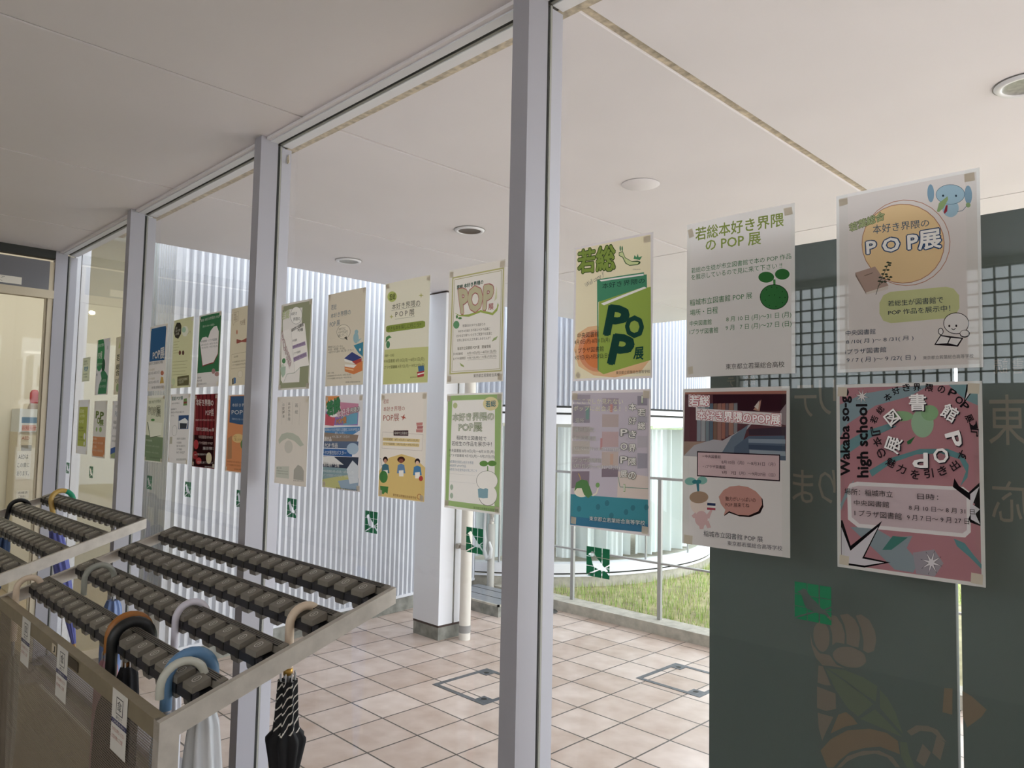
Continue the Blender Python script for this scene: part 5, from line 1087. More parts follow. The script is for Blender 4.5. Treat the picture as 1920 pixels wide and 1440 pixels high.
P['C3b']=dict(base='#7a2226',tape=[],it=[
('q',[(36.7,1.7),(46.4,1.7),(72.9,298.8),(64.5,299.4)],'#4a1418'),
('q',[(72.6,1.7),(82,1.7),(104.3,296.6),(95.9,297.2)],'#4a1418'),
('q',[(107.8,1.7),(117.1,1.7),(135.1,294.4),(126.9,295)],'#4a1418'),
('q',[(142.5,1.7),(151.6,1.7),(165.5,292.3),(157.5,292.8)],'#4a1418'),
('q',[(176.6,1.7),(185.6,1.7),(195.5,290.1),(187.6,290.7)],'#4a1418'),
('q',[(3.4,166.9),(190.9,167),(211.7,293.4),(3,295.4)],'#2a1012'),
('e',32.6,206.1,24.4,-1.2,3.1,19.6,'#a82c30'),
('e',28.5,250.3,26.2,-1.6,2.8,17,'#8f2428'),
('e',64.7,271.7,27.6,-1.8,2,13.8,'#a82c30'),
('e',157.7,256.6,24.5,-1.5,2.4,22.6,'#c8b890'),
('t',[(12.6,18),(175.2,24),(177.3,48.6),(17,46.6)],'本好き界隈の','#e6dcd6',{'b': 0.02}),
('t',[(109.3,64.2),(181.6,59.9),(184.2,89.6),(112,87.4)],'POP展','#e6dcd6',{}),
('t',[(16.1,101.9),(190.6,101.4),(191.2,109.1),(17.3,109.4)],'若総生のPOP作品を見に行こう','#d8b8b0',{}),
('t',[(27.1,134.7),(190.3,135.6),(191.7,152.1),(29.9,152.9)],'稲城市立図書館 pop 展','#e6dcd6',{'b': 0.01}),
('t',[(54.8,167.4),(182.5,167.3),(183.6,179.5),(56.8,181)],'中央図書館 8/10-8/31','#d8b8b0',{}),
('t',[(52.9,192.7),(184.6,191.6),(185.6,202.5),(54.8,205)],'iプラザ図書館 9/7-9/27','#d8b8b0',{}),
('t',[(99.7,212.6),(192.5,210.3),(193.6,222.9),(101.4,226)],'展示物：','#e6dcd6',{}),
('t',[(21.6,242),(155.8,238.2),(156.8,247.4),(23.3,252.5)],'pop.手書き告知ポスター','#e6dcd6',{}),
('t',[(53.9,272.4),(191.6,269),(192.4,277.9),(55.5,282.5)],'ぜひ見に来てください！','#e6dcd6',{}),
('t',[(125.1,288.4),(201.3,287.5),(201.8,294.1),(126,295.9)],'東京都立若葉総合高等学校','#d8c8c0',{})])
P['C4b']=dict(base='#dcd0c6',tape=[],it=[
('q',[(9.8,3.3),(204.7,3.9),(204,293.4),(8,292.7)],'#cf8044'),
('q',[(26.5,6),(205.1,7.2),(205.1,114.5),(118.2,114.3),(24.1,106.9)],'#35557a'),
('t',[(43.1,33.5),(202.1,35.8),(203.3,47.7),(44.4,46.6)],'本好き界隈の','#e0dcd6',{}),
('t',[(40.7,57.8),(201.9,57.3),(201.7,78.8),(42.5,77.2)],'POP 展','#e0dcd6',{}),
('t',[(46,89.3),(201.9,93.1),(202.6,100.2),(46.7,96.6)],'若葉総合生が描いた告知ポスターと','#b8c4d0',{}),
('e',105.7,166.5,48.4,-1.5,1.6,16.9,'#d6b068'),
('t',[(66.3,157),(145.2,156.6),(147.1,176.3),(68.2,177.4)],'ぜひ\nご覧ください','#8a6a30',{}),
('q',[(15.5,168.3),(52.3,157.4),(60.5,245.2),(19.4,249.3)],'#a8764a'),
('e',159.7,188,31.9,-1.1,2,21.6,'#5f7a40'),
('t',[(14,254.4),(194.3,251.8),(195.1,260),(14.7,261.8)],'中央図書館 8月10日(月)〜8月31日(月)','#7a4a24',{}),
('t',[(15.1,266.7),(195.5,264.8),(196.3,272.5),(15.8,274.6)],'iプラザ図書館 9月7日(月)〜9月27日(日)','#7a4a24',{}),
('t',[(87.2,280.8),(200.3,279.1),(201,285.8),(87.8,287.1)],'東京都立若葉総合高等学校','#6a3c1c',{})])
P['D1t']=dict(base='#cfd0bc',tape=[],it=[
('q',[(8,8),(202,8),(202,289),(8,289)],'#b8bc9a'),
('q',[(14,14),(196,14),(196,283),(14,283)],'#d0d4ae'),
('t',[(30,35),(130,35),(130,60),(30,60)],'図書館','#5a6a58',{}),
('t',[(30,65),(140,65),(140,95),(30,95)],'本好き','#5a6a58',{}),
('t',[(60,115),(160,115),(160,170),(60,170)],'POP','#3f8ab0',{'b': 0.04}),
('t',[(30,195),(150,195),(150,215),(30,215)],'中央図書館','#5a6a58',{}),
('t',[(30,230),(150,230),(150,250),(30,250)],'iプラザ図書館','#5a6a58',{})])
P['D2t']=dict(base='#d0cac8',tape=[],it=[
('e',62,75,75,0,0,95,'#3a8a50'),
('q',[(0,0),(14,0),(14,185),(0,185)],'#d0cac8'),
('t',[(20,22),(120,22),(120,40),(20,40)],'若総 本好き界隈の','#d8e4d4',{}),
('t',[(28,66),(100,66),(100,105),(28,105)],'POP展','#e0e8dc',{'b': 0.02}),
('t',[(20,125),(110,125),(110,142),(20,142)],'展示中！','#d0e0cc',{}),
('e',128,142,26,0,0,36,'#2f5a3c'),
('q',[(90,180),(110,170),(150,170),(180,185),(200,200),(190,292),(60,292),(70,250),(110,210)],'#3a7f52'),
('t',[(10,180),(40,180),(40,195),(10,195)],'場所','#4a4a44',{}),
('t',[(80,215),(180,215),(180,232),(80,232)],'8月10日(月)〜8月31日(月)','#c8d8c8',{}),
('t',[(70,245),(180,245),(180,262),(70,262)],'9月7日(月)〜9月27日(日)','#c8d8c8',{}),
('q',[(170,40),(185,40),(185,60),(170,60)],'#b8b2b0')])
P['D3t']=dict(base='#d2c6a4',tape=[],it=[
('q',[(40,60),(60,25),(80,60)],'#b8ba70'),
('t',[(25,90),(70,90),(70,125),(25,125)],'若','#4a4a34',{'b': 0.02}),
('t',[(25,140),(80,140),(80,200),(25,200)],'総\n合','#4a4a34',{'b': 0.02}),
('t',[(20,215),(90,215),(90,240),(20,240)],'POP展','#5a5a40',{}),
('e',60,262,20,0,0,22,'#8aa06a')])
P['D1b']=dict(base='#d8d4d2',tape=[],it=[
('q',[(25,38),(180,38),(180,255),(25,255)],'#a8ae3c'),
('t',[(40,52),(120,52),(120,72),(40,72)],'若総','#e0e4b8',{}),
('t',[(40,80),(140,80),(140,98),(40,98)],'本好き界隈の','#d8dca8',{}),
('t',[(40,110),(120,110),(120,130),(40,130)],'POP 展','#d8dca8',{}),
('t',[(35,148),(120,148),(120,160),(35,160)],'中央図書館','#5a5f24',{}),
('t',[(35,165),(160,165),(160,176),(35,176)],'8月10日(月)〜8月31日(月)','#5a5f24',{}),
('t',[(35,200),(120,200),(120,212),(35,212)],'iプラザ図書館','#5a5f24',{}),
('t',[(35,216),(150,216),(150,228),(35,228)],'9月7日(月)〜9月27日(日)','#5a5f24',{}),
('e',150,200,16,0,0,18,'#d8d4d2'),
('e',152,240,10,0,0,12,'#d8d4d2')])
P['D2b']=dict(base='#cfc8bc',tape=[],it=[
('q',[(6,188),(204,188),(204,290),(6,290)],'#c8804a'),
('t',[(40,55),(90,55),(90,90),(40,90)],'P','#7f9a3a',{'b': 0.05}),
('t',[(70,88),(115,88),(115,120),(70,120)],'O','#7f9a3a',{'b': 0.05}),
('t',[(115,60),(165,60),(165,95),(115,95)],'P','#6f8a34',{'b': 0.05}),
('t',[(110,100),(170,100),(170,130),(110,130)],'展','#7f9a3a',{'b': 0.03}),
('e',65,150,14,0,0,12,'#8fa858'),
('e',130,150,20,0,0,14,'#8fa858'),
('t',[(15,195),(80,195),(80,207),(15,207)],'中央図書館','#f0dcc4',{}),
('t',[(15,215),(180,215),(180,228),(15,228)],'8月10日(月)〜8月31日(月)','#f0dcc4',{}),
('t',[(15,235),(80,235),(80,247),(15,247)],'iプラザ図書館','#f0dcc4',{}),
('t',[(15,255),(180,255),(180,268),(15,268)],'9月7日(月)〜9月27日(日)','#f0dcc4',{})])
P['D3b']=dict(base='#d0cac6',tape=[],it=[
('t',[(50,20),(150,20),(150,35),(50,35)],'本好き界隈の','#5a564f',{}),
('t',[(50,48),(160,48),(160,85),(50,85)],'POP展','#6a7a9a',{}),
('t',[(30,100),(190,100),(190,118),(30,118)],'稲城市立図書館','#4a4642',{}),
('t',[(30,130),(190,130),(190,146),(30,146)],'中央図書館','#4a4642',{}),
('t',[(20,175),(180,175),(180,188),(20,188)],'8月10日(月)〜8月31日(月)','#5a564f',{}),
('t',[(20,200),(180,200),(180,213),(20,213)],'9月7日(月)〜9月27日(日)','#5a564f',{}),
('q',[(5,245),(205,215),(205,240),(5,275)],'#3f5a92'),
('q',[(3,275),(205,242),(205,292),(3,292)],'#8f9a6a')])
BART=[([(-0.551,1.191),(-0.551,1.183),(-0.552,1.175),(-0.555,1.168),(-0.558,1.163),(-0.563,1.160),(-0.567,1.160),(-0.572,1.163),(-0.575,1.167),(-0.578,1.174),(-0.580,1.182),(-0.580,1.191),(-0.579,1.199),(-0.576,1.205),(-0.572,1.210),(-0.568,1.213),(-0.563,1.213),(-0.559,1.211),(-0.555,1.206),(-0.552,1.199)],'#7a6f66'),
([(-0.559,1.219),(-0.548,1.228),(-0.539,1.228),(-0.529,1.215),(-0.524,1.199),(-0.525,1.182),(-0.539,1.182),(-0.546,1.175),(-0.546,1.195),(-0.551,1.211)],'#7a6f66'),
([(-0.532,1.231),(-0.519,1.236),(-0.507,1.229),(-0.500,1.216),(-0.498,1.200),(-0.501,1.181),(-0.510,1.181),(-0.521,1.183),(-0.521,1.198),(-0.524,1.214)],'#7a6f66'),
([(-0.505,1.235),(-0.496,1.239),(-0.482,1.232),(-0.473,1.215),(-0.471,1.199),(-0.475,1.181),(-0.485,1.175),(-0.493,1.178),(-0.492,1.194),(-0.496,1.215)],'#7a6f66'),
([(-0.488,1.160),(-0.491,1.155),(-0.496,1.150),(-0.503,1.146),(-0.512,1.144),(-0.520,1.143),(-0.529,1.144),(-0.536,1.147),(-0.542,1.151),(-0.545,1.156),(-0.545,1.162),(-0.542,1.167),(-0.537,1.172),(-0.529,1.176),(-0.521,1.178),(-0.512,1.179),(-0.503,1.177),(-0.496,1.175),(-0.491,1.171),(-0.489,1.166)],'#7a6f66'),
([(-0.586,1.187),(-0.581,1.168),(-0.569,1.156),(-0.551,1.157),(-0.539,1.143),(-0.525,1.140),(-0.549,1.138),(-0.564,1.136),(-0.576,1.147),(-0.584,1.167)],'#7a6f66'),
([(-0.571,1.134),(-0.563,1.134),(-0.555,1.117),(-0.549,1.104),(-0.559,1.102),(-0.573,1.103)],'#7a6f66'),
([(-0.574,1.096),(-0.549,1.093),(-0.541,1.092),(-0.540,1.066),(-0.557,1.057),(-0.574,1.058)],'#7a6f66'),
([(-0.573,1.050),(-0.545,1.050),(-0.556,1.025),(-0.565,1.003),(-0.571,1.023)],'#7a6f66'),
([(-0.555,1.133),(-0.525,1.137),(-0.494,1.132),(-0.470,1.123),(-0.473,1.096),(-0.497,1.106),(-0.525,1.120)],'#626b5c'),
([(-0.559,1.132),(-0.527,1.118),(-0.494,1.102),(-0.477,1.091),(-0.502,1.063),(-0.520,1.073),(-0.539,1.097)],'#626b5c'),
([(-0.466,1.118),(-0.454,1.108),(-0.441,1.086),(-0.430,1.055),(-0.447,1.070),(-0.466,1.088)],'#626b5c'),
([(-0.474,1.083),(-0.454,1.068),(-0.430,1.049),(-0.465,1.055),(-0.499,1.060)],'#626b5c'),
([(-0.536,1.057),(-0.523,1.065),(-0.511,1.059),(-0.503,1.050),(-0.525,1.039),(-0.550,1.020)],'#7d6b5a'),
([(-0.568,0.985),(-0.550,1.010),(-0.521,1.034),(-0.483,1.048),(-0.456,1.049),(-0.438,1.041),(-0.435,1.020),(-0.443,1.021),(-0.466,1.023),(-0.490,1.014),(-0.516,0.999),(-0.535,0.978),(-0.545,0.963),(-0.556,0.959)],'#7d6b5a'),
([(-0.540,0.964),(-0.521,0.990),(-0.495,1.007),(-0.468,1.016),(-0.446,1.012),(-0.435,0.999),(-0.442,0.997),(-0.455,1.009),(-0.475,1.009),(-0.502,0.996),(-0.521,0.981),(-0.531,0.968)],'#7a6f66'),
([(-0.424,1.061),(-0.409,1.075),(-0.392,1.079),(-0.378,1.077),(-0.365,1.061),(-0.372,1.063),(-0.386,1.071),(-0.403,1.068),(-0.417,1.056)],'#7a6f66'),
([(-0.435,1.041),(-0.424,1.043),(-0.421,1.026),(-0.412,1.006),(-0.424,1.002),(-0.433,1.018)],'#626b5c'),
([(-0.400,1.048),(-0.388,1.038),(-0.398,1.012),(-0.410,1.018)],'#7a6f66'),
([(-0.379,1.067),(-0.367,1.060),(-0.374,1.030),(-0.386,1.038)],'#7a6f66'),
([(-0.367,1.146),(-0.355,1.148),(-0.356,1.107),(-0.370,1.107)],'#7d6b5a'),
([(-0.345,1.148),(-0.328,1.143),(-0.308,1.128),(-0.315,1.115),(-0.335,1.093),(-0.345,1.108)],'#7d6b5a')]
BGLY=[('テ',-0.614,-0.572,1.644,1.584),('リ',-0.568,-0.537,1.653,1.588),('ま',-0.619,-0.579,1.485,1.424),('り',-0.570,-0.538,1.488,1.427),('東',-0.298,-0.248,1.620,1.541),('応',-0.296,-0.247,1.485,1.420),('読',-0.290,-0.271,1.677,1.653),('書',-0.265,-0.250,1.676,1.652),('テ',-0.754,-0.737,1.663,1.645),('続',-0.715,-0.693,1.666,1.646)]
# ------------------------------------------------------------ posters on the glass
PLACE = dict(A1t=(-.490,-.279,1.955,1.655),A1b=(-.492,-.281,1.635,1.335),A2t=(-.779,-.562,1.959,1.657),A2b=(-.786,-.572,1.635,1.338),
A3t=(-1.068,-.858,1.959,1.659),A3b=(-1.070,-.861,1.637,1.342),B4t=(-1.502,-1.289,1.967,1.666),B4b=(-1.499,-1.289,1.639,1.344),
B3t=(-1.790,-1.582,1.967,1.671),B3b=(-1.795,-1.582,1.646,1.349),B2t=(-2.105,-1.891,1.971,1.675),B2b=(-2.102,-1.888,1.646,1.354),
B1t=(-2.415,-2.204,1.971,1.670),B1b=(-2.418,-2.202,1.646,1.348),C4t=(-2.815,-2.600,1.996,1.696),C4b=(-2.815,-2.600,1.661,1.366),
C3t=(-3.123,-2.905,2.000,1.697),C3b=(-3.130,-2.908,1.668,1.370),C2t=(-3.398,-3.181,2.003,1.701),C2b=(-3.394,-3.176,1.674,1.375),
C1t=(-3.686,-3.471,1.999,1.694),C1b=(-3.682,-3.460,1.673,1.368),D3t=(-4.172,-3.955,1.985,1.687),D3b=(-4.174,-3.957,1.654,1.358),
D2t=(-4.484,-4.266,1.991,1.690),D2b=(-4.476,-4.258,1.658,1.355),D1t=(-4.733,-4.593,1.907,1.771),D1b=(-4.773,-4.562,1.667,1.364))
LABEL = dict(A1t='white poster with a yellow circle, blue elephant and white POP lettering',A1b='pink and teal poster with white starbursts and ring-shaped lettering',
A2t='plain white poster with olive title and a round green sprouting fruit',A2b='white poster with a red bookshelf picture and pink speech bubble',
A3t='cream poster with a large green book reading PoP above an orange disc',A3b='grey bookshelf poster with a teal floor and vertical white title',
B4t='white poster with a double olive frame and big pink outlined POP',B4b='green-bordered white poster with a white sprouting figure holding a book',
B3t='cream and olive poster with a green bar across the middle and stacked red book',B3b='yellow and cream poster with three people reading and a red title',
B2t='beige poster with a stack of blue, red and orange books',B2b='colourful collage poster with blue bands and rainbow title',
B1t='olive poster with an open book, pink POP outline and purple bands',B1b='beige poster with three short vertical lines of text and a faint drawing',
C4t='beige poster with a brown speech box and red-brown open book',C4b='orange poster with a dark blue top holding the title',
C3t='dark green poster with a large white open book shape',C3b='dark red poster with white lettering and black stripes',
C2t='pale olive poster with a black blob bubble and a dark box at the bottom',C2b='white poster with a green heading and a small blue photo',
C1t='white poster with a dark blue top half reading POP',C1b='pale green poster with outlined POP and a tilted card on dark green',
D3t='beige poster half hidden behind a mullion beside the green figure poster',D3b='white poster with a blue slanted band half hidden behind a mullion',
D2t='white poster with a dark green speech shape and standing green figure',D2b='cream poster with green POP letters above an orange lower third',
D1t='small pale olive notice taped high on the glass at the far left end',D1b='white sheet with a lime green centre, leftmost of the lower row')
keys = {it[2] for p in P.values() for it in p['it'] if it[0] == 't'}
keys |= set('テリまり東応読書続') | {'傘', '傘立て', 'ご利用の方へ', 'カギをお持ちください', 'お忘れ物にご注意', 'J', 'AED', 'AEDは', 'この扉に', 'あります。', '自動ドア', '点検済', 'お知らせ', 'ご自由に'}
collect_text(sorted(keys))
TAPE = ink('#dfd3be')
from mathutils.geometry import delaunay_2d_cdt, tessellate_polygon
def around(n, r): return [(r*math.cos(2*math.pi*(i+.5)/n), r*math.sin(2*math.pi*(i+.5)/n)) for i in range(n)]
def letter(c): return mat('letter_'+c.lstrip('#'), printed(c), .8, spec=.1)
def poster(key):
    """one flat printed sheet: all shapes are merged into a single planar mesh, the uppermost ink winning"""
    x0, x1, zt, zb = PLACE[key]; p = P[key]; sx = (x1-x0)/210; sz = (zt-zb)/297
    cx, cz = (x0+x1)/2, zb
    curl = random.Random(key).uniform(.001, .004)
    def pt(px, py):
        return (x0+px*sx-cx, -.0012-curl*math.sin(math.pi*min(max(px/210, 0), 1)), zt-py*sz-cz)
    cols = [p['base']]; txt = []; iv = []; ifc = []; own = []
    def add(vs, fs, c):
        k = len(iv); iv.extend(vs); cols.append(c)
        for f in fs:
            q = [vs[i] for i in f]; ar = sum(q[i-1][0]*q[i][1]-q[i][0]*q[i-1][1] for i in range(len(q)))
            if abs(ar) < 1e-4: continue
            ifc.append([k+i for i in (f if ar > 0 else list(f)[::-1])]); own.append(len(cols)-1)
    for i in range(10): 
        k = len(iv); iv.extend([(21*i, 0), (21*i+21, 0), (21*i+21, 297), (21*i, 297)]); ifc.append([k, k+1, k+2, k+3]); own.append(0)
    for it in p['it']:
        if it[0] == 'q':
            add(it[1], tessellate_polygon([[Vector((x, y, 0)) for x, y in it[1]]]), it[2])
        elif it[0] == 'e':
            _, ex, ey, ax, ay, bx, by, c = it
            add([(ex+ax*math.cos(t)+bx*math.sin(t), ey+ay*math.cos(t)+by*math.sin(t)) for t in [2*math.pi*i/28 for i in range(28)]], [list(range(28))], c)
        elif it[0] == 'l':
            w = it[2]/2*.8
            for (xa, ya), (xb, yb) in zip(it[1], it[1][1:]):
                d = math.hypot(xb-xa, yb-ya) or 1; nx, ny = -(yb-ya)/d*w, (xb-xa)/d*w
                add([(xa+nx, ya+ny), (xb+nx, yb+ny), (xb-nx, yb-ny), (xa-nx, ya-ny)], [[0, 1, 2, 3]], it[3])
        else:
            _, q, s, c, o = it
            if len(q) == 2: q = [q[0], (q[1][0], q[0][1]), q[1], (q[0][0], q[1][1])]
            bo = o.get('b', 0)
            if 'o' in o:
                for sh in around(8, o.get('ow', .05)+.005): txt.append((*text_shape(q, s, sh), o['o'], len(txt)))
            if bo >= .015:
                for sh in around(6, bo): txt.append((*text_shape(q, s, sh), c, len(txt)))
            txt.append((*text_shape(q, s), c, len(txt)))
    eps = 1e-5
    V, E, F, _, _, OF = delaunay_2d_cdt([Vector(v) for v in iv], [], ifc, 1, eps)
    b = MB(); b.v = [pt(v.x, v.y) for v in V]
    for f, of in zip(F, OF):
        if not of: continue
        gx = sum(V[i].x for i in f)/len(f); gy = sum(V[i].y for i in f)/len(f)
        if not (0 < gx < 210 and 0 < gy < 297): continue
        b.f.append([i for i in f][::-1]); b.m.append(b.mi(ink(cols[max(own[i] for i in of)]))); b.sm.append(False)
    used = sorted({i for f in b.f for i in f}); rm = {i: n for n, i in enumerate(used)}
    b.v = [b.v[i] for i in used]; b.f = [[rm[i] for i in f] for f in b.f]
    for vs, fs, c, k in txt:      # letters lie a hair above the sheet
        vs = [(min(max(x, 0), 210), min(max(y, 0), 297)) for x, y in vs]
        b.mesh([(q[0], q[1]-.00012-.000012*k, q[2]) for q in (pt(x, y) for x, y in vs)], fs, letter(c))
    ob = b.build('poster', loc=(cx, 0, cz))
    tag(ob, LABEL[key], 'poster', 'posters taped on the glass wall')
    tapes = p['tape'] or [[(x, y), (x+15, y+1), (x+14, y+16), (x-1, y+15)] for x, y in ((3, 4), (192, 3), (192, 278), (4, 277))]
    for t in tapes:
        tb = MB(); tb.face([(q[0], q[1]-.0003, q[2]) for q in (pt(x, y) for x, y in t)], TAPE); tb.build('tape', ob)
for k in PLACE: poster(k)
# ------------------------------------------------------------ bird stickers
GREEN = mat('green_sticker', '#0a7a50', .45)
def in_bird(x, y):
    def inside(poly):
        c = False
        for i in range(len(poly)):
            (xa, ya), (xb, yb) = poly[i], poly[i-1]
            if (ya > y) != (yb > y) and x < (xb-xa)*(y-ya)/(yb-ya)+xa: c = not c
        return c
    def near(a, b_, w):
        dx, dy = b_[0]-a[0], b_[1]-a[1]; t_ = max(0, min(1, ((x-a[0])*dx+(y-a[1])*dy)/(dx*dx+dy*dy))); return math.hypot(x-a[0]-t_*dx, y-a[1]-t_*dy) < w
    if abs(x-.345) < .013 or abs(x-.675) < .013 or abs(y-.33) < .013 or abs(y-.655) < .013: return True
    if near((.03, .97), (.62, .70), .022) or near((.80, .64), (1.0, .52), .018): return True
    return inside([(.08, .27), (.18, .20), (.25, .15), (.31, .17), (.37, .25), (.46, .36), (.62, .48), (.74, .60), (.90, .70), (1.0, .82), (.98, .88), (.84, .76), (.66, .75), (.50, .72), (.34, .68), (.27, .58), (.22, .42), (.18, .31)])
b = MB(); N = 56; H = .062
for j in range(N):
    i = 0
    while i < N:
        if in_bird((i+.5)/N, (j+.5)/N): i += 1; continue
        i0 = i
        while i < N and not in_bird((i+.5)/N, (j+.5)/N): i += 1
        b.face([((i0/N-.5)*H, 0, (.5-(j+1)/N)*H), ((i/N-.5)*H, 0, (.5-(j+1)/N)*H), ((i/N-.5)*H, 0, (.5-j/N)*H), ((i0/N-.5)*H, 0, (.5-j/N)*H)], GREEN)
bs = b.build('bird_sticker')
SX = [(-.533, 'green bird safety sticker on the glass in front of the dark board'), (-.99, 'green bird safety sticker on the glass before the lawn guard rail'), (-1.378, 'green bird safety sticker on the glass right of the drainpipe'),
 (-1.825, 'green bird safety sticker on the glass below the poster of three people reading'), (-2.288, 'green bird safety sticker on the glass below the poster with vertical text'), (-2.672, 'green bird safety sticker on the glass below the orange poster, against a mullion'),
 (-3.158, 'green bird safety sticker on the glass below the dark red poster'), (-3.600, 'green bird safety sticker on the glass below the pale green card poster'), (-4.468, 'green bird safety sticker on the glass below the poster with the orange lower third'), (-4.912, 'green bird safety sticker on the glass at the far left end')]
for i, (x, lab) in enumerate(SX):
    o = bs if i == 0 else bs.copy()
    if i: COL.objects.link(o)
    o.location = (x, -.0022, 1.2725 if i else 1.269); tag(o, lab, 'sticker', 'green bird stickers on the glass wall')
# ------------------------------------------------------------ faded drawing and lettering on the boards
def board_part(o, fn, name, lab):
    b = MB(); fn(b); b.v = [(x-o.location.x, y-.12, z) for x, y, z in b.v]; tag(b.build(name, o), lab)
def _art(b):
    from mathutils.geometry import tessellate_polygon
    for k, (poly, c) in enumerate(BART):
        M = mat('board_print_'+c[1:], c, .7)
        for t in tessellate_polygon([[Vector((x, z, 0)) for x, z in poly]]):
            q = [poly[i] for i in t]; cxm = sum(x for x, z in q)/3
            for lo, hi in BX:
                if lo < cxm < hi: b.face([(min(max(x, lo), hi), .1115-.00005*k, z) for x, z in q], M)
def _gly(b, i):
    M = mat('board_lettering', '#8a8379', .7)
    for ch, x0, x1, z0, z1 in BGLY:
        if BX[i][0] < (x0+x1)/2 < BX[i][1]:
            put_text(b, lambda x, y, k: (x, .1112, y), [(x1, z0), (x0, z0), (x0, z1), (x1, z1)], ch, M, .02, .02, 0)
board_part(bd[0], _art, 'printed_drawing', 'pale brown line drawing of a raised fist')
board_part(bd[0], lambda b: _gly(b, 0), 'mirrored_lettering', 'large faded mirrored lettering'); board_part(bd[1], lambda b: _gly(b, 1), 'mirrored_lettering', 'large faded mirrored lettering')
# ------------------------------------------------------------ umbrella racks
def perforated():
    m = bpy.data.materials.new('perforated_steel'); m.use_nodes = True; t = m.node_tree; b = t.nodes['Principled BSDF']
    b.inputs['Base Color'].default_value = (*lin('#94887c'), 1); b.inputs['Metallic'].default_value = .6; b.inputs['Roughness'].default_value = .45
    g = t.nodes.new('ShaderNodeTexCoord'); s = t.nodes.new('ShaderNodeSeparateXYZ'); t.links.new(g.outputs['Object'], s.inputs[0])
    pz = math_node(t, 'DIVIDE', math_node(t, 'ADD', s.outputs[2], 10.0), .0052); row = math_node(t, 'FLOOR', pz); fz = math_node(t, 'SUBTRACT', math_node(t, 'FRACT', pz), .5)
    off = math_node(t, 'MULTIPLY', math_node(t, 'MODULO', row, 2.0), .5)
    fx = math_node(t, 'SUBTRACT', math_node(t, 'FRACT', math_node(t, 'ADD', math_node(t, 'DIVIDE', math_node(t, 'ADD', s.outputs[0], 10.0), .006), off)), .5)
    d = math_node(t, 'SQRT', math_node(t, 'ADD', math_node(t, 'MULTIPLY', math_node(t, 'MULTIPLY', fx, fx), 1.33), math_node(t, 'MULTIPLY', fz, fz)))
    hole = math_node(t, 'LESS_THAN', d, .34)
    tr = t.nodes.new('ShaderNodeBsdfTransparent'); x = t.nodes.new('ShaderNodeMixShader'); t.links.new(hole, x.inputs[0]); t.links.new(b.outputs[0], x.inputs[1]); t.links.new(tr.outputs[0], x.inputs[2])
    t.links.new(x.outputs[0], t.nodes['Material Output'].inputs[0]); return m
PERF = perforated(); LOCKH = mat('grey_lock_catch', '#6d6760', .5); LOCKN = mat('dark_navy_bar', '#2a2a30', .5)
SL = .181/.542; HZ = 1.162-ZF; WID = 1.389; DEP = .542
def zt(v): return HZ-SL*v
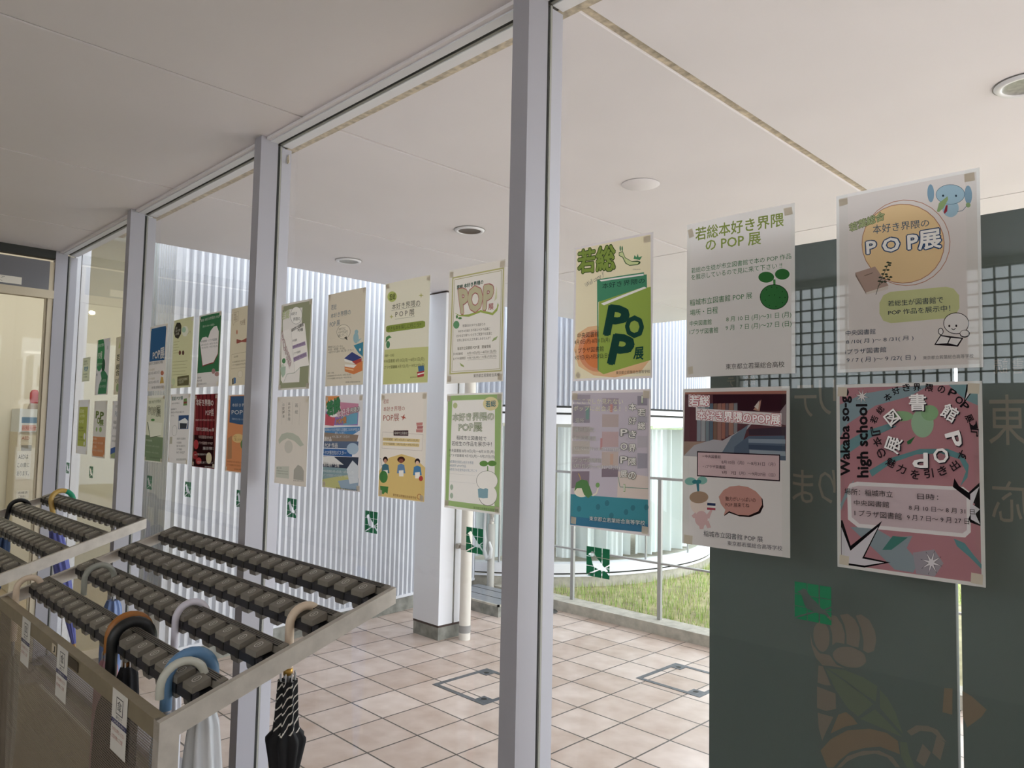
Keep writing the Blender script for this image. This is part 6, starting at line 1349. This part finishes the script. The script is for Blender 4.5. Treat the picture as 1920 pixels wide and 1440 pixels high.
def make_rack(loc, label):
    r = empty('umbrella_rack', loc, label, 'umbrella rack', 'locking umbrella racks along the glass wall')
    for name, x0, x1 in (('side_plate', 0, -.003), ('side_plate', -WID, -WID+.003)):
        b = MB(); b.prism([(0, zt(0)), (-DEP, zt(DEP)), (-DEP, zt(DEP)-.044), (0, zt(0)-.038)], x0, x1, 0, STEEL)
        xi = x0-.016 if x0 == 0 else x0+.016
        b.prism([(0, zt(0)), (-DEP, zt(DEP)), (-DEP, zt(DEP)-.004), (0, zt(0)-.004)], x1, xi, 0, STEEL); b.build(name, r)
    b = MB(); b.box(-WID+.003, -.0031, -DEP, -DEP+.024, zt(DEP)-.036, zt(DEP), STEELB); b.build('front_beam', r)
    for x0 in (0, -WID+.03):
        b = MB(); b.box(x0-.03, x0-.0008, -DEP, -DEP+.038, 0, zt(DEP)-(.036 if x0 else .0), STEEL if x0 == 0 else STEELB); b.build('front_post', r)
    b = MB(); b.face([(-WID+.03, -DEP+.004, .06), (-.012, -DEP+.004, .06), (-.012, -DEP+.004, zt(DEP)-.036), (-WID+.03, -DEP+.004, zt(DEP)-.036)], PERF); b.build('perforated_panel', r)
    b = MB(); b.box(-WID, 0, -DEP, -.03, .02, .06, STEELB); b.build('drip_tray', r)
    b = MB(); b.box(-WID+.03, -.03, -.03, -.01, 0, .05, STEEL); b.build('rear_foot', r)
    for k in range(4):
        v = .134*k
        b = MB(); z0 = HZ-SL*v
        def sl(va, vb, ha, hb, x0, x1, m):
            b.prism([(-va, -SL*va+hb), (-vb, -SL*vb+hb), (-vb, -SL*vb+ha), (-va, -SL*va+ha)], x0, x1, 0, m)
        sl(.0, .0165, -.03, .001, -1.386, -.02, LOCK); sl(.0165, .05, -.028, -.017, -1.386, -.05, LOCKB); sl(.046, .0573, -.0265, -.0085, -1.386, -.05, LOCKN)
        for i in range(4): sl(.003+.004*i, .0045+.004*i, -.001, .0018, -1.386, -.04, LOCKB)
        rail = b.build('lock_rail', r, (0, -v, z0))
        for i in range(17):
            if k == 0 and i == 0:
                b = MB()
                b.prism([(-.0185, -.018), (-.0185, -.0035), (-.0205, -.001), (-.0555, -.0138), (-.0568, -.0155), (-.0568, -.027)], -.058, -.108, 0, LOCK)
                b.box(-.058, -.074, -.0592, -.03, -.046, -.0268, BLACK)
                b.prism([(-.02, -.026), (-.057, -.042), (-.054, -.059), (-.03, -.052)], -.066, -.104, 0, LOCKH)
                b.prism([(-.0185, -.02), (-.032, -.018), (-.045, -.024), (-.0555, -.036), (-.0185, -.036)], -.109, -.117, 0, LOCK)
                c = Vector((-.084, -.038, -.0068)); nrm = Vector((0, -.366, 1)).normalized(); e1 = Vector((1, 0, 0)); e2 = nrm.cross(e1)
                ri = [c+nrm*.0004+(e1*math.cos(a)+e2*math.sin(a))*q for q in (.0105, .0085) for a in [2*math.pi*j/16 for j in range(16)]]
                b.mesh(ri, [(j, (j+1) % 16, 16+(j+1) % 16, 16+j) for j in range(16)], LOCKG)
                b.face([c+nrm*.0005+e1*dx+e2*dy for dx, dy in ((-.0015, -.005), (.0015, -.005), (.0015, .005), (-.0015, .005))], LOCKG)
                lock0 = b.build('umbrella_lock', rail)
            else:
                q = lock0.copy(); COL.objects.link(q); q.parent = rail; q.location = (-.0788*i, 0, 0)
    for j, x in enumerate((-.218, -.646, -1.014)):
        b = MB(); y = -DEP-.0012; zc = .982-ZF
        W_ = mat('white_label', '#d8d4cc', .6); NV = mat('navy_label_band', '#34365e', .6); RD = mat('red_label_print', '#a8584a', .6); BK = mat('label_black', '#2c2c30', .6)
        def F(u0, u1, w0, w1, m, k=0): b.face([(x+(u0-.5)*.094, y-.0001*k, zc-.128*w1), (x+(u1-.5)*.094, y-.0001*k, zc-.128*w1), (x+(u1-.5)*.094, y-.0001*k, zc-.128*w0), (x+(u0-.5)*.094, y-.0001*k, zc-.128*w0)], m)
        F(0, 1, 0, 1, W_); F(.28, .72, .1, .37, BK, 1); F(.31, .69, .115, .355, W_, 2); F(0, 1, .47, .55, NV, 1)
        T = lambda u0, u1, w0, w1, s, o, m, k=3: put_text(b, lambda px, py, kk: (x+(px-.5)*.094, y-.0001*kk, zc-.128*py), [(u0, w0), (u1, w0), (u1, w1), (u0, w1)], s, m, o, o, k)
        T(.36, .64, .14, .33, '傘', .02, BK); T(.3, .7, .39, .45, '傘立て', .01, BK); T(.08, .92, .485, .535, 'ご利用の方へ', 0, W_); T(.08, .9, .6, .67, 'カギをお持ちください', 0, RD); T(.08, .8, .72, .79, 'お忘れ物にご注意', 0, RD)
        tag(b.build('notice_label', r), 'white notice label with a navy band')
    b = MB(); y = -DEP-.001; b.box(-.6+.008, -.515, y-.001, y, zt(DEP)-.03, zt(DEP)-.006, mat('dark_name_plate', '#4a4032', .5, .4)); tag(b.build('name_plate', r), 'dark name plate')
    b = MB(); b.face([(-.745, y, zt(DEP)-.032), (-.705, y, zt(DEP)-.032), (-.705, y, zt(DEP)-.008), (-.745, y, zt(DEP)-.008)], CREAM2); put_text(b, lambda px, py, k: (px, y-.0002, py), [(-.735, zt(DEP)-.012), (-.715, zt(DEP)-.012), (-.715, zt(DEP)-.029), (-.735, zt(DEP)-.029)], 'J', BK, .02, .02, 0); tag(b.build('letter_tag', r), 'small tag with the letter J')
    return r
rack = make_rack((-1.482, -.16, ZF), 'stainless locking umbrella rack nearest the camera, holding most umbrellas')
rack2 = copy_tree(rack); rack2.location = (-3.168, -.156, ZF); tag(rack2, 'stainless locking umbrella rack farther along the glass, partly out of frame at the left')
# ------------------------------------------------------------ umbrellas
def slot(xr, u, v, h=0): return Vector((xr-u, -.16-v, 1.162-SL*v+h))
UG = 'umbrellas hooked in the locking racks'
def umbrella(T, B, phi, R, r, hm, sm, cm, ctop, cr, label, hl=.12, drop=.05, straight=False, tiplen=.07, tipm=None, endm=None, prof=None, rib=None, ferr=None):
    """T: where the crook starts, B: tip; phi: azimuth of the crook; ctop: height where the cloth starts"""
    T, B = Vector(T), Vector(B); L = (T-B).length; zax = (T-B).normalized()
    xax = Vector((math.cos(phi), math.sin(phi), 0)); xax = (xax-zax*xax.dot(zax)).normalized(); yax = zax.cross(xax)
    root = empty('umbrella', B, label, 'umbrella', UG)
    root.rotation_euler = Matrix((xax, yax, zax)).transposed().to_euler()
    b = MB(); zc = L-(T.z-ctop)/max(zax.z, .2)
    path = [(0, 0, max(zc+.012, L-hl)), (0, 0, L-.03), (0, 0, L)]
    if not straight:
        path += [(R-R*math.cos(math.pi*i/12), 0, L+R*math.sin(math.pi*i/12)) for i in range(1, 13)]+[(2*R, 0, L-drop)]
    rr = [r]*len(path)
    if endm and not straight:
        b.tube(path[:11], r, hm, 12); b.tube(path[10:], r*1.04, endm, 12)
    else: b.tube(path, rr, hm, 12)
    b.build('handle', root)
    b = MB(); b.tube([(0, 0, .0), (0, 0, max(zc+.012, L-hl)+.01)], .0045, sm, 8); b.build('shaft', root)
    if ferr:
        b = MB(); b.lathe([(.004, zc+.012), (r*1.04, zc+.012), (r*1.04, zc+.028), (.004, zc+.0285)], ferr, 12); tag(b.build('collar', root), 'gold collar')
    b = MB()
    if prof is None: prof = [(.55, 1), (.8, .97), (.95, .9), (1, .78), (.95, .6), (.8, .4), (.6, .22), (.38, .08), (.25, 0)]
    pr = [(cr*q, tiplen+(zc-tiplen)*w) for q, w in prof]
    b.lathe(pr, cm, 48, mod=lambda a, z: 1+.16*math.cos(8*a+z*9)+.05*math.cos(16*a+1)); b.lathe([(.004, pr[0][1]-.004), pr[0]], cm, 48, mod=lambda a, z: 1)
    b.build('canopy', root)
    if rib:
        b = MB()
        for k in range(8):
            a = k*math.pi/4; q = cr*.5; b.tube([(q*math.cos(a), q*math.sin(a), zc-.01), (q*1.05*math.cos(a), q*1.05*math.sin(a), zc+.018)], .0018, rib, 6)
        b.build('rib_tips', root)
    b = MB(); b.lathe([(.0, 0), (.004, .002), (.006, tiplen), (.0045, tiplen+.004)], tipm or hm, 10); b.build('tip', root)
    return root
UP = math.pi/2; DN = -math.pi/2
pl = lambda n, c, r=.3: mat(n, c, r)
def stripes():
    m = mat('black_cloth_white_beads', '#0f0f14', .8); t = m.node_tree; b = t.nodes['Principled BSDF']
    g = t.nodes.new('ShaderNodeTexCoord'); mp = t.nodes.new('ShaderNodeMapping'); mp.inputs['Rotation'].default_value = (.0, .9, .3); t.links.new(g.outputs['Object'], mp.inputs[0])
    w = t.nodes.new('ShaderNodeTexWave'); w.inputs['Scale'].default_value = 24; w.inputs['Distortion'].default_value = 3; w.inputs['Detail'].default_value = 1; w.bands_direction = 'Z'; t.links.new(mp.outputs[0], w.inputs['Vector'])
    vo = t.nodes.new('ShaderNodeTexVoronoi'); vo.inputs['Scale'].default_value = 120; t.links.new(g.outputs['Object'], vo.inputs['Vector'])
    k = math_node(t, 'GREATER_THAN', math_node(t, 'ADD', w.outputs['Fac'], math_node(t, 'MULTIPLY', math_node(t, 'LESS_THAN', vo.outputs['Distance'], .3), .12)), .93)
    s = t.nodes.new('ShaderNodeSeparateXYZ'); t.links.new(g.outputs['Object'], s.inputs[0]); k = math_node(t, 'MULTIPLY', k, math_node(t, 'GREATER_THAN', s.outputs[2], .655))
    x = t.nodes.new('ShaderNodeMix'); x.data_type = 'RGBA'; t.links.new(k, x.inputs['Factor']); x.inputs[6].default_value = (*lin('#0f0f14'), 1); x.inputs[7].default_value = (*lin('#d8d4cc'), 1); t.links.new(x.outputs[2], b.inputs['Base Color']); return m
GOLD = mat('gold_metal', '#b8904a', .35, .8); SILV = mat('silver_rib', '#c8c8cc', .35, .6)
CREAMH = pl('cream_handle', '#d8c4ae'); SHAFT = mat('steel_shaft', '#9a9a9c', .3, .8); BLKC = mat('black_cloth', '#121218', .85)
r1, r2 = -1.482, -3.168
def tipz(T, dx=0, dy=0, z=ZF+.062): return (T.x+dx, T.y+dy, z)
T = slot(r1, .134, .205, -.014); umbrella(T, tipz(T, .0, .0), UP, .04, .0105, CREAMH, SHAFT, stripes(), .955, .034, 'black umbrella with white beaded pattern and cream crook, at the nearer rack end', hl=.3, ferr=GOLD, rib=SILV,
    prof=[(.6, 1), (.66, .93), (.7, .88), (.8, .84), (1.2, .815), (1.22, .805), (.85, .7), (.62, .45), (.4, .15), (.2, 0)])
T = slot(r1, .168, .468, -.004); umbrella(T, tipz(T), UP, .05, .0125, pl('blue_handle', '#5f86ad'), SHAFT, pl('pale_blue_plastic', '#a9c0d6'), .93, .026, 'pale blue umbrella with a thick glossy blue crook on the front rail', hl=.2)
T = slot(r1, .10, .415, -.012); umbrella(T, tipz(T, .01, 0), DN, .046, .0085, pl('grey_white_handle', '#b8b8ae'), SHAFT, mat('clear_white_plastic', '#d9dce2', .25), .955, .05, 'white plastic umbrella with a thin grey crook at the right end of the front rail', drop=.02, prof=[(.3, 1), (.42, .985), (.56, .95), (.66, .88), (.82, .76), (1, .6), (.98, .45), (.7, .25), (.42, .08), (.25, 0)])
T = slot(r1, .522, .468, -.002); umbrella(T, tipz(T), UP, .046, .0135, pl('black_handle', '#17181a', .4), SHAFT, BLKC, .88, .03, 'black umbrella with a thick black crook on the front rail', hl=.16, drop=.07)
T = slot(r1, .566, .462, .0); umbrella(T, tipz(T, -.02, 0), UP, .048, .0115, pl('brown_wood_handle', '#9a6228', .4), SHAFT, pl('pink_cloth', '#c99aa2', .8), .955, .026, 'pink folded umbrella with a brown wooden crook on the front rail', rib=SILV, drop=.05)
T = slot(r1, .478, .335, -.004); umbrella(T, tipz(T), UP, .041, .009, pl('white_handle', '#cfcbd8'), SHAFT, pl('white_cloth', '#d2d2da', .6), .9, .022, 'white umbrella with a glossy white crook on the second rail', hl=.16, rib=SILV)
T = slot(r1, 1.07, .30, .0); umbrella(T, tipz(T), DN, .042, .0085, pl('grey_handle', '#8f9088'), SHAFT, pl('slate_blue_plastic', '#6f86b8'), .99, .028, 'blue plastic umbrella with a grey crook near the left end of the second rail', drop=.045)
T = slot(r1, 1.335, .505, .012); umbrella(T, tipz(T), UP, .035, .0095, CREAMH, SHAFT, pl('beige_cloth', '#8f8778', .8), .8, .02, 'beige umbrella with a cream crook at the left front corner of the nearer rack', hl=.16)
T = Vector((-1.962, -.603, .985)); umbrella(T, tipz(T), UP, .03, .0115, pl('brown_wood_handle', '#9a6228'), SHAFT, BLKC, .955, .026, 'short black folded umbrella with a straight brown handle behind the black crook', straight=True, hl=.05, rib=SILV)
T = slot(r2, 1.118, .068, .0); umbrella(T, (-4.07, -.135, .40), UP, .05, .012, pl('yellow_handle', '#c8a458'), SHAFT, pl('violet_cloth', '#6a70b8', .6), 1.02, .032, 'violet umbrella with a yellow and green crook in the farther rack', endm=pl('green_handle_end', '#1f8f6a'), tipm=pl('wooden_tip', '#c8944a'), hl=.14)
T = slot(r2, 1.345, .20, .0); umbrella(T, (-4.63, -.43, .40), UP, .045, .011, pl('black_handle', '#17181a'), SHAFT, pl('dark_blue_cloth', '#1f3658', .7), .95, .04, 'dark blue umbrella with a black crook at the left edge of the picture', hl=.14)
# ------------------------------------------------------------ lobby cabinet with alarm lamp, door sticker
ac = empty('aed_cabinet', (-7.42, .31, ZF), 'cream standing defibrillator cabinet with paper notices in the lobby', 'cabinet')
CAB = mat('cabinet_cream', '#d6cdb8', .5); PAP = mat('notice_paper', '#ded8cc', .7)
b = MB(); b.box(-.17, .12, -.085, .07, 0, 1.325, CAB); b.box(.1205, .1215, .055, .06, 0, 1.325, GASKET); b.build('body', ac)
b = MB(); b.box(-.17, .13, -.08, .06, 1.325, 1.52, mat('white_lamp_box', '#dcdfe0', .5)); b.build('sign_box', ac)
def cab_text(name, y0, y1, z0, z1, items, base, lab, d=0):
    b = MB(); b.face([(.1225+d, y0, z0), (.1225+d, y1, z0), (.1225+d, y1, z1), (.1225+d, y0, z1)], base)
    for q in items:
        ya, yb, za, zb, s, o, m = q
        if s is None: b.face([(.123+d, ya, za), (.123+d, yb, za), (.123+d, yb, zb), (.123+d, ya, zb)], m)
        else: put_text(b, lambda x, y, k: (.1232+d, x, y), [(ya, zb), (yb, zb), (yb, za), (ya, za)], s, m, o, o, 0)
    tag(b.build(name, ac), lab)
INKK = mat('notice_ink', '#3f3c38', .7); REDK = mat('notice_red', '#a8484a', .6); BLUK = mat('notice_blue', '#6a8aa8', .6)
cab_text('sign_face', -.075, .055, 1.33, 1.515, [(-.06, .04, 1.335, 1.385, None, 0, mat('pale_pink_print', '#d8b0a8', .6)), (-.065, .045, 1.40, 1.45, None, 0, BLUK), (-.06, .045, 1.345, 1.375, 'お知らせ', 0, REDK)], mat('white_lamp_box', '#dcdfe0'), 'pale sign face with a blue picture band', .009)
cab_text('logo', -.06, .05, 1.255, 1.295, [(-.055, .0, 1.262, 1.288, 'AED', .03, REDK)], CAB, 'small red AED lettering')
cab_text('vent', -.055, .02, 1.17, 1.215, [], mat('vent_grey', '#8f8a80', .6), 'grey window slot')
cab_text('paper_notice', -.08, .02, .93, 1.165, [(-.07, .0, 1.1, 1.14, 'AEDは', 0, INKK), (-.075, .01, 1.03, 1.07, 'この扉に', 0, INKK), (-.075, .01, .96, 1.0, 'あります。', 0, INKK)], PAP, 'handwritten paper notice')
cab_text('small_notice', -.07, .02, .77, .84, [(-.06, .01, .81, .83, '点検済', 0, INKK), (-.055, .0, .78, .80, 'ご自由に', 0, INKK)], PAP, 'small paper notice')
al = empty('alarm_lamp', (-7.42, .355, ZF+1.52), 'red alarm lamp standing on top of the cabinet in the lobby', 'lamp')
b = MB(); b.lathe([(.045, 0), (.04, .03), (.032, .05), (0, .05)], mat('lamp_base', '#9a9088', .5), 18); b.build('base', al)
b = MB(); b.lathe([(.03, .05), (.034, .09), (.034, .14), (.02, .165), (0, .17)], mat('red_lamp_dome', '#a8282c', .25), 18); b.build('dome', al)
b = MB(); b.face([(0, -.24, 0), (0, -.005, 0), (0, -.005, .043), (0, -.24, .043)], PAP)
put_text(b, lambda x, y, k: (.0006, x, y), [(-.19, .038), (-.09, .038), (-.09, .024), (-.19, .024)], '自動ドア', MATS['notice_ink'], .02, .02, 0); b.face([(.0006, -.22, .022), (.0006, -.195, .022), (.0006, -.195, .04), (.0006, -.22, .04)], BLUK)
put_text(b, lambda x, y, k: (.0006, x, y), [(-.22, .018), (-.1, .018), (-.1, .006), (-.22, .006)], 'ご利用の方へ', MATS['notice_ink'], 0, 0, 0)
tag(b.build('door_sticker', loc=(-5.138, -.236, 2.346)), 'small white sticker on the dark grey door header', 'sticker')
